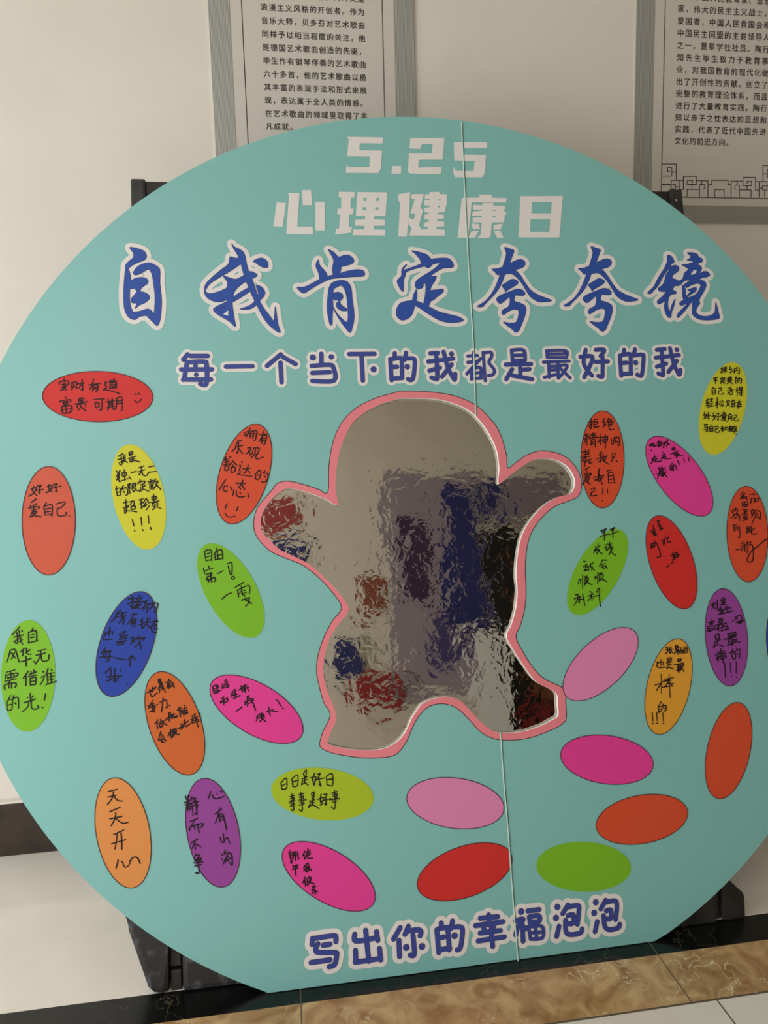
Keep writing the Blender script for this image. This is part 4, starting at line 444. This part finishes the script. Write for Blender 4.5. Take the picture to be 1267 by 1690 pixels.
for ch, ho in zip("-2733,6618 -2666,6609 -2608,6583 -2587,6537 -2605,6501 -2662,6476 -2717,6447 -2747,6421 -2769,6399 -2773,6450 -2736,6493 -2704,6522 -2703,6565;-2768,6435 -2735,6371 -2734,6292 -2743,6206 -2745,6135 -2738,6063 -2722,6013 -2729,5978 -2690,5949 -2730,5947 -2769,5978 -2794,6049 -2798,6178 -2787,6320;-2729,6006 -2661,6020 -2594,6041 -2557,6023 -2541,5991 -2568,5984 -2622,5977 -2663,5970 -2704,5942 -2743,5957;-2708,6378 -2670,6436 -2609,6468 -2555,6472 -2501,6443 -2473,6405 -2476,6278 -2466,6134 -2474,6005 -2490,5919 -2514,5884 -2550,5920 -2602,5980 -2582,5991 -2541,5988 -2529,6062 -2523,6163 -2533,6278 -2544,6364 -2570,6410 -2611,6393 -2645,6371 -2686,6359;-2727,6306 -2680,6332 -2619,6335 -2583,6314 -2587,6278 -2635,6242 -2663,6192 -2677,6189 -2696,6227 -2749,6235 -2735,6285;-2677,6199 -2623,6199 -2577,6170 -2575,6134 -2612,6099 -2660,6077 -2701,6046 -2686,6092 -2726,6099 -2732,6135 -2704,6170|-1820,6662 -1793,6630 -1738,6601 -1705,6557 -1688,6454 -1664,6366 -1632,6278 -1608,6190 -1583,6110 -1550,6044 -1497,5970 -1464,5926 -1444,6058 -1434,5970 -1424,5882 -1408,5812 -1454,5832 -1515,5890 -1567,5971 -1612,6073 -1651,6161 -1689,6263 -1720,6366 -1744,6468 -1768,6549 -1801,6608;-1839,6534 -1797,6524 -1742,6520 -1714,6498 -1772,6446 -1858,6387 -1943,6336 -2028,6278 -2065,6227 -2072,6205 -2032,6183 -1948,6205 -1877,6241 -1862,6278 -1908,6351 -1846,6333 -1791,6322 -1720,6358 -1662,6395 -1607,6373 -1601,6351 -1651,6322 -1723,6285 -1780,6241 -1817,6190 -1833,6132 -1896,6118 -1952,6103 -2020,6118 -2067,6154 -2083,6205 -2070,6270 -2012,6336 -1927,6409 -1855,6468;-1868,6307 -1819,6307 -1815,6234 -1828,6161 -1835,6089 -1825,5972 -1815,5871 -1862,5915 -1916,5951 -1983,5995 -2007,6031 -1954,6038 -1884,6074 -1878,6147;-2007,6031 -1926,6053 -1841,6096 -1756,6146 -1663,6212 -1676,6241 -1768,6190 -1826,6147 -1896,6103 -1981,6060;-1612,6263 -1556,6241 -1533,6190 -1553,6146 -1597,6102 -1634,6059 -1691,6033 -1767,6037 -1704,6059 -1654,6088 -1609,6146 -1594,6190;-1630,6495 -1566,6524 -1524,6516 -1497,6484 -1495,6440 -1527,6432 -1569,6447 -1603,6476|-925,6611 -872,6584 -831,6540 -779,6555 -728,6555 -689,6518 -696,6480 -755,6455 -807,6442 -821,6397 -884,6353 -895,6427 -879,6502 -902,6562;-1021,6509 -1012,6456 -968,6404 -949,6352 -1015,6315 -1027,6382 -1048,6441 -1044,6479;-1233,6245 -1162,6248 -1059,6300 -971,6345 -869,6367 -766,6398 -663,6416 -605,6406 -589,6376 -608,6350 -710,6345 -812,6335 -914,6323 -1017,6278 -1106,6226 -1172,6185 -1214,6212;-894,6293 -889,6248 -905,6159 -906,6056 -917,5967 -924,5886 -943,5882 -955,5938 -964,6041 -951,6159 -932,6248;-894,6286 -843,6308 -785,6308 -743,6278 -724,6218 -721,6129 -712,6025 -714,5936 -736,5847 -760,5803 -801,5848 -848,5922 -887,5996 -906,6048 -866,5981 -818,5929 -783,5907 -770,5966 -770,6085 -777,6174 -796,6233 -823,6260 -868,6241 -893,6233;-900,6181 -848,6196 -813,6174 -811,6137 -838,6107 -826,6070 -777,6033 -785,6014 -835,6018 -870,6048 -875,6085 -852,6115 -895,6122|-123,6604 -46,6590 20,6567 56,6529 75,6484 50,6445 12,6438 -37,6483 -50,6521 -92,6574;-180,6467 -213,6414 -193,6384 -219,6308 -224,6233 -236,6200 -267,6248 -282,6308 -239,6354 -232,6414 -204,6452;-214,6407 -114,6445 -22,6483 70,6522 161,6533 229,6530 265,6500 277,6446 200,6434 154,6423 76,6377 13,6324 -27,6278 -37,6240 -90,6225 -110,6263 -93,6309 -30,6354 48,6400 111,6446 143,6484 97,6476 6,6453 -85,6430 -177,6399 -208,6369;-10,6324 97,6354 87,6309 46,6248 26,6172 29,6097 -4,6052 -40,6067 -20,6157 -7,6248;28,6203 96,6218 157,6225 160,6195 108,6157 52,6112 8,6112;-98,6218 -100,6142 -122,6067 -157,5977 -204,5933 -264,5921 -306,5963 -305,6023 -269,6083 -209,6105 -134,6112 -76,6097 11,6052 98,6006 202,5975 291,5952 341,5921 317,5902 211,5892 108,5916 7,5976 -79,6037 -137,6067 -210,6086 -264,6053 -296,6008 -277,5956 -225,5948 -179,5985 -153,6052 -140,6143 -114,6203|802,6645 856,6631 896,6614 881,6570 855,6512 837,6468 796,6396 761,6309 711,6223 649,6151 572,6079 541,6048 487,6051 544,6087 605,6137 668,6223 718,6323 753,6410 788,6497 816,6584;660,6424 726,6432 830,6475 906,6512 958,6524 996,6505 998,6469 966,6440 899,6418 824,6389 765,6374 714,6367 687,6395;840,6410 899,6410 946,6360 991,6280 1044,6208 1114,6164 1186,6135 1245,6109 1197,6095 1109,6095 1039,6136 999,6193 961,6266 908,6338 853,6378 794,6374;750,6259 803,6295 856,6324 906,6309 911,6280 858,6244 805,6215 781,6194 772,6223;683,6122 721,6158 810,6194 900,6225 957,6211 977,6179 953,6157 881,6162 822,6150 768,6107 716,6079;822,6158 874,6165 862,6107 919,6085 968,6056 974,6006 951,5934 917,5863 892,5813 854,5792 813,5828 759,5871 739,5896 803,5885 861,5892 886,5935 899,6006 856,6021 797,6000 744,5967 728,5993 748,6021 800,6050 819,6107|1694,6659 1750,6645 1791,6627 1775,6583 1748,6524 1729,6479 1685,6405 1648,6317 1596,6229 1530,6156 1450,6084 1418,6052 1362,6055 1421,6091 1485,6142 1551,6229 1604,6332 1641,6420 1679,6509 1709,6597;1545,6434 1613,6442 1722,6487 1801,6524 1854,6536 1894,6517 1895,6480 1862,6450 1793,6428 1715,6398 1653,6383 1600,6376 1573,6405;1732,6420 1792,6420 1840,6369 1886,6288 1941,6214 2013,6170 2086,6140 2148,6114 2098,6099 2007,6099 1934,6141 1894,6200 1855,6273 1801,6347 1744,6388 1683,6383;1636,6266 1692,6302 1747,6332 1798,6317 1803,6288 1748,6251 1693,6222 1668,6200 1659,6229;1565,6127 1606,6163 1698,6200 1791,6232 1850,6217 1870,6185 1846,6163 1771,6167 1710,6156 1654,6112 1599,6083;1710,6163 1764,6170 1751,6112 1809,6090 1860,6060 1866,6009 1842,5936 1805,5863 1779,5812 1739,5791 1698,5828 1642,5872 1621,5896 1687,5886 1748,5893 1774,5936 1788,6009 1744,6024 1682,6002 1627,5969 1611,5995 1632,6025 1686,6053 1706,6112|2501,6575 2537,6570 2560,6540 2568,6505 2540,6485 2504,6435 2469,6395 2435,6355 2399,6296 2363,6246 2319,6206 2290,6177 2250,6179 2278,6211 2322,6246 2358,6305 2406,6375 2452,6435 2490,6505 2494,6545;2515,6445 2559,6470 2600,6465 2615,6435 2595,6405 2550,6375 2527,6345 2499,6375 2473,6380 2502,6415;2473,6380 2509,6375 2536,6335 2586,6316 2572,6276 2543,6246 2525,6216 2555,6201 2558,6176 2510,6167 2477,6137 2461,6078 2461,6018 2479,5998 2500,6058 2544,6122 2526,6058 2494,5988 2476,5929 2443,5939 2422,5989 2418,6058 2437,6097 2389,6078 2357,6068 2348,6098 2394,6137 2428,6167 2446,6196 2410,6196 2375,6206 2372,6231 2405,6256 2434,6286 2454,6335;2717,6601 2770,6605 2821,6592 2843,6557 2873,6542 2876,6512 2838,6496 2799,6476 2761,6516 2710,6526 2743,6546 2751,6571;2648,6478 2706,6481 2759,6496 2830,6476 2862,6451 2851,6416 2810,6376 2756,6356 2702,6336 2653,6306 2613,6266 2570,6256 2546,6271 2574,6301 2639,6326 2665,6386 2711,6426 2682,6456;2563,6286 2638,6321 2724,6346 2810,6376 2876,6406 2918,6404 2946,6371 2913,6351 2848,6336 2793,6306 2740,6296 2696,6266 2652,6246 2632,6256 2677,6286 2721,6316 2658,6306 2592,6266;2632,6256 2652,6246 2665,6216 2664,6156 2683,6136 2737,6151 2781,6176 2817,6226 2831,6266 2801,6281 2737,6266 2672,6236 2697,6276 2783,6306 2846,6316 2886,6296 2893,6256 2867,6206 2831,6156 2796,6116 2723,6116 2670,6107 2639,6107 2626,6137 2627,6196;2685,6211 2734,6231 2776,6241 2785,6221 2761,6191 2706,6161 2663,6136 2687,6171 2715,6196;2584,6077 2639,6112 2724,6126 2807,6121 2782,6086 2720,6087 2674,6037 2617,5978 2560,5929 2546,5939 2565,5978 2632,6037 2667,6072 2603,6052;2730,6087 2784,6106 2808,6076 2778,6037 2757,5987 2790,5952 2852,5939 2915,5951 2961,5986 2979,6086 2992,6036 3002,5976 3007,5926 2974,5908 2869,5899 2786,5908 2727,5943 2711,5987 2721,6037".split('|'), "|-1921,5987 -1875,6023 -1876,5973|||||2732,6376 2773,6421 2804,6421 2790,6386 2747,6371".split('|')):
    w, d, f = Ink(), Ink(), Ink()
    for p in dec(ch):
        q = smooth(p, 4, True)
        w.poly(q, -0.0005); w.stroke(q, 0.0106, -0.0005, 14, True)
        d.stroke(q, 0.0007, -0.0009, 6, True); f.poly(q, -0.0013)
    a = w.done('title_character', m_white, board)
    d.done('letter_outline', m_outline, a); f.done('letter_face', m_navy, a)
    if ho:
        h = Ink()
        for p in dec(ho): h.poly(p, -0.0016)
        h.done('letter_gap', m_white, a)
char_strokes('subtitle_character', "-2291,5567 -2252,5615;-2225,5600 -2075,5598;-2259,5542 -2287,5396 -2278,5382 -2054,5378;-2250,5542 -2114,5545 -2087,5515 -2095,5339 -2149,5340;-2312,5475 -2042,5472;-2186,5510;-2182,5426|-1914,5496 -1677,5496|-1543,5497 -1413,5604;-1395,5579 -1282,5510;-1419,5525 -1418,5341|-1119,5570*1.45;-947,5573*1.25;-1039,5604 -1042,5514;-1133,5490 -976,5498 -933,5472 -934,5347 -1134,5348;-1131,5423 -969,5428|-778,5598 -539,5597;-663,5589 -663,5342;-556,5448*1.45|-345,5600 -351,5554;-392,5544 -390,5340;-372,5544 -306,5553 -282,5533 -289,5360;-371,5468 -331,5469;-382,5357 -287,5360;-237,5603 -254,5537;-225,5547 -175,5546 -158,5516 -180,5368 -207,5338 -232,5349;-233,5468*1.3|-2,5594 70,5598;54,5588 50,5363 29,5348 -6,5359;-27,5515 216,5540;-22,5425 82,5454;127,5608 159,5453 194,5371 218,5334 227,5391;197,5483 97,5367;203,5586*1.2|362,5563 456,5567*0.72;421,5599 415,5506*0.72;358,5501 462,5510*0.72;485,5536 340,5389*0.72;390,5434 383,5336*0.72;390,5434 479,5448 477,5350*0.72;383,5342 482,5345*0.72;392,5393 475,5399*0.72;515,5597 517,5319*0.72;520,5592 593,5596 595,5550 566,5498 613,5425 599,5379 552,5369*0.72|800,5614 803,5510*0.85;805,5614 921,5613 930,5519*0.85;812,5562 923,5564*0.85;803,5510 930,5516*0.85;732,5473 986,5476;874,5473 871,5359;891,5421 966,5425;792,5427 727,5330;792,5365 985,5325|1152,5605 1154,5540*0.7;1152,5605 1350,5602 1351,5537*0.7;1160,5572 1347,5572*0.7;1153,5538 1351,5535*0.7;1111,5492 1375,5498*0.7;1164,5480 1160,5341*0.7;1162,5448 1261,5451*0.7;1159,5412 1258,5414*0.7;1110,5342 1255,5372*0.7;1259,5489 1251,5329*0.7;1283,5457 1349,5456 1323,5403 1251,5329*0.7;1281,5425 1372,5331*0.7|1554,5609 1522,5483 1554,5408 1598,5350;1494,5539 1614,5542 1591,5460 1516,5335;1658,5607 1745,5606 1702,5543;1723,5538 1709,5374 1701,5337 1663,5345;1642,5486 1774,5489|1954,5604 1945,5561;1903,5546 1901,5344;1922,5551 1994,5561 2015,5539 2002,5369;1931,5471 1970,5473;1905,5360 2010,5364;2068,5608 2048,5544;2076,5549 2138,5553 2152,5526 2120,5356 2091,5341 2070,5352;2064,5472*1.3|2298,5599 2383,5607;2348,5588 2344,5363 2326,5347 2293,5359;2280,5519 2529,5543;2283,5428 2386,5459;2440,5614 2465,5458 2511,5344 2532,5392;2501,5484 2401,5373;2512,5597*1.2", 0.00465, 0.0078, m_navy2)
char_strokes('slogan_character', "-1365,412 -1371,363;-1348,410 -1184,413 -1162,393 -1164,362;-1321,362 -1336,297 -1180,272 -1163,248 -1185,172 -1232,161;-1275,345 -1217,346;-1386,214 -1223,216|-997,402 -988,344 -810,351;-899,424 -886,163;-805,401 -797,327;-998,267 -997,182 -986,170 -784,173;-786,258 -779,161|-592,410 -657,321;-610,304 -612,169;-519,413 -553,349;-522,373 -437,375 -408,354 -419,321;-482,334 -479,175 -516,168;-548,238*1.35;-407,229*1.35|-223,407 -219,372;-266,354 -259,159;-244,363 -183,362 -166,342 -164,171;-237,282 -206,284;-249,181 -158,183;-119,412 -135,350;-97,357 -49,352 -33,315 -60,181 -92,162;-108,284*1.35|136,405 297,400;215,425 214,338;89,347 344,352;161,321 169,297;261,333 247,305;127,279 314,278;104,213 347,220;228,296 234,151|518,419*1.35;462,346 532,350 477,284 453,223;522,302 518,163;558,274 544,264;581,417 688,417;590,364 598,304;590,364 678,365 681,318 599,316;577,278 588,172*0.7;577,278 703,269 701,170 588,172*0.7;586,224 699,220*0.7;642,270 645,171*0.7|861,420*1.3;841,326*1.3;864,250 834,165;963,426 907,356;968,408 1059,409 1061,356 1039,247;956,333 1007,333 999,263 951,263;928,295 926,195 968,165 1059,168 1080,201|1230,419*1.3;1207,327*1.3;1230,248 1202,163;1326,426 1274,355;1331,408 1416,410 1431,361 1408,245;1324,332 1370,332 1361,262 1318,261;1295,293 1300,198 1343,164 1428,171 1443,199", 0.00504, 0.0105, m_navy2)

# ------------------------------------------------------------------ black stand behind the board
stand = empty('display_stand', (0, BOARD_Y+0.039, 0.001), (-LEAN, 0, 0))
props(stand, 'black stand with chunky plastic feet mostly hidden behind the round board', 'stand')
for s in (-1, 1):
    x = -0.667 if s < 0 else 0.686
    bm = bmesh.new(); box_bm(bm, x-0.018, x+0.018, 0.0, 0.035, 0.15, 1.80, 0.003)
    po = done('post', bm, m_frame, stand)
    bm = bmesh.new(); box_bm(bm, x-0.017-(0.002 if s > 0 else 0), x+0.017, -0.006, 0.04, 1.755, 1.829, 0.006)
    cap = done('post_cap', bm, m_black, po)
    bm = bmesh.new(); bmesh.ops.create_uvsphere(bm, u_segments=12, v_segments=8, radius=0.004, matrix=Matrix.Translation((x-0.004, -0.007, 1.796)))
    if s > 0: done('screw', bm, m_chrome, po)
    else: bm.free()
box('top_rail', -0.655, 0.668, 0.002, 0.03, 1.796, 1.826, m_frame, stand, 0.002)
box('lower_rail', -0.655, 0.668, 0.004, 0.03, 0.30, 0.34, m_frame, stand, 0.002)
for x in (-0.2, 0.25): box('spacer', x-0.02, x+0.02, -0.0246, 0.004, 1.79, 1.822, m_frame, stand, 0.002)
bm = bmesh.new(); prism_bm(bm, [(-0.742, 0.34), (-0.737, 0.168), (-0.734, 0.138), (-0.697, 0.018), (-0.684, 0.004), (-0.665, 0.0), (-0.652, 0.004), (-0.650, 0.10), (-0.655, 0.34)], -0.004, 0.075, 0.012)
lf = done('foot', bm, m_scuff, stand); lf['label'] = 'scuffed tapering black plastic foot'
bm = bmesh.new(); prism_bm(bm, [(-0.649, 0.05), (-0.649, 0.30), (-0.626, 0.30), (-0.626, 0.05)], 0.006, 0.06, 0.003)
box_bm(bm, -0.649, -0.626, 0.006, 0.06, 0.0, 0.043, 0.003)
done('coupling', bm, m_black, stand)
bm = bmesh.new(); prism_bm(bm, [(-0.623, 0.0), (-0.623, 0.2), (-0.60, 0.26), (-0.40, 0.26), (-0.36, 0.2), (-0.36, 0.0)], -0.006, 0.07, 0.012)
done('base_block', bm, m_scuff, stand)
bm = bmesh.new(); prism_bm(bm, [(0.36, 0.0), (0.36, 0.2), (0.40, 0.26), (0.60, 0.26), (0.618, 0.2), (0.618, 0.0)], -0.006, 0.07, 0.003)
done('base_block', bm, m_black, stand)
bm = bmesh.new(); box_bm(bm, 0.621, 0.636, 0.006, 0.06, 0.0, 0.10, 0.003)
done('coupling', bm, m_black, stand)
bm = bmesh.new(); prism_bm(bm, [(0.639, 0.0), (0.639, 0.125), (0.664, 0.09), (0.696, 0.058), (0.698, 0.05), (0.695, 0.0)], -0.004, 0.075, 0.003)
done('foot', bm, m_black, stand)
bm = bmesh.new(); box_bm(bm, -0.36, 0.36, 0.0, 0.05, 0.004, 0.07, 0.006)
done('base_beam', bm, m_black, stand)
box('light_blocker', -0.655, 0.668, 0.04, 0.05, 0.012, 1.05, m_frame, stand)  # unseen panel added to block light passing behind the board

# ------------------------------------------------------------------ coloured stand-ins added behind the camera to fill the mirror film's reflection
YF = YB
def flat(name, x0, x1, z0, z1, rgb, label, cat, y0=0.004, dpt=0.03, group=None, rough=0.6):  # invented coloured block on the far wall, only tints the reflection
    o = box(name, x0, x1, YF+y0, YF+y0+dpt, z0, z1, mat(name+'_%d_%d_%d' % rgb, rgb, rough), None, 0.004)
    props(o, label, cat, group); return o
props(box('lilac_reflection_card', 0.45, 1.26, YF+0.004, YF+0.034, 0.72, 2.50, mat('lilac_card', (158, 146, 158), 0.7), None, 0.004), 'large lilac card added in the hall to colour the crinkled reflection', 'notice board')  # made-up slab giving the mirror film its lilac area
for x0, x1, z0, z1, c, lab in ((0.93, 1.23, 1.22, 2.36, (40, 44, 112), 'tall navy patch added on the right of the lilac reflection card'),
        (0.58, 0.78, 1.45, 2.10, (64, 40, 76), 'dark violet patch added on the left of the lilac reflection card'),
        (0.76, 0.96, 0.95, 1.35, (74, 66, 120), 'small slate violet patch added low on the lilac reflection card')):
    flat('reflection_patch', x0, x1, z0, z1, c, lab, 'sheet', 0.034, 0.004, 'patches added for the mirror reflection')
# dark panel and brown leaf, added as a doorway for the mirror's reflection
struct(box('reflection_panel_1', 1.27, 2.0, YF+0.002, YF+0.03, 0.0, 2.02, mat('dark_card', (16, 14, 13), 0.6)))
struct(box('reflection_panel_2', 1.50, 1.74, YF+0.03, YF+0.06, 0.6, 1.85, mat('brown_card', (120, 70, 44), 0.4)))
flat('grey_reflection_card', 1.27, 2.0, 2.08, 2.42, (142, 132, 146), 'grey lilac card added above the dark panel for the reflection', 'sign')
flat('white_reflection_card', 1.02, 1.30, 0.25, 1.18, (236, 236, 236), 'white card added beside the dark panel for the reflection', 'white_reflection_card', 0.05, 0.03)
flat('red_reflection_block', 0.12, 0.44, 0.70, 0.86, (150, 36, 36), 'dark red block added low on the hall wall for the reflection', 'cushion', 0.004, 0.1)
flat('navy_reflection_block', -0.04, 0.17, 0.90, 1.18, (40, 44, 104), 'navy block added on the hall wall for the reflection', 'bag', 0.004, 0.1)
flat('brown_reflection_card', 0.20, 0.36, 1.36, 1.66, (140, 74, 56), 'brown card added on the hall wall for the reflection', 'reflection card')
flat('small_reflection_card', -0.52, -0.26, 2.12, 2.32, (160, 60, 60), 'faded red card added high on the hall wall for the reflection', 'small_reflection_card')
flat('small_reflection_card', -0.40, -0.18, 1.82, 1.98, (44, 48, 110), 'navy card added under the faded red card for the reflection', 'small_reflection_card')
flat('low_reflection_block', 1.42, 1.62, 0.36, 0.56, (120, 24, 22), 'red block added low on the dark panel for the reflection', 'box', 0.06, 0.1)
flat('reflection_patch', 1.30, 1.46, 2.12, 2.38, (40, 46, 108), 'small navy patch added on the grey lilac reflection card', 'sheet', 0.034, 0.004, 'patches added for the mirror reflection')
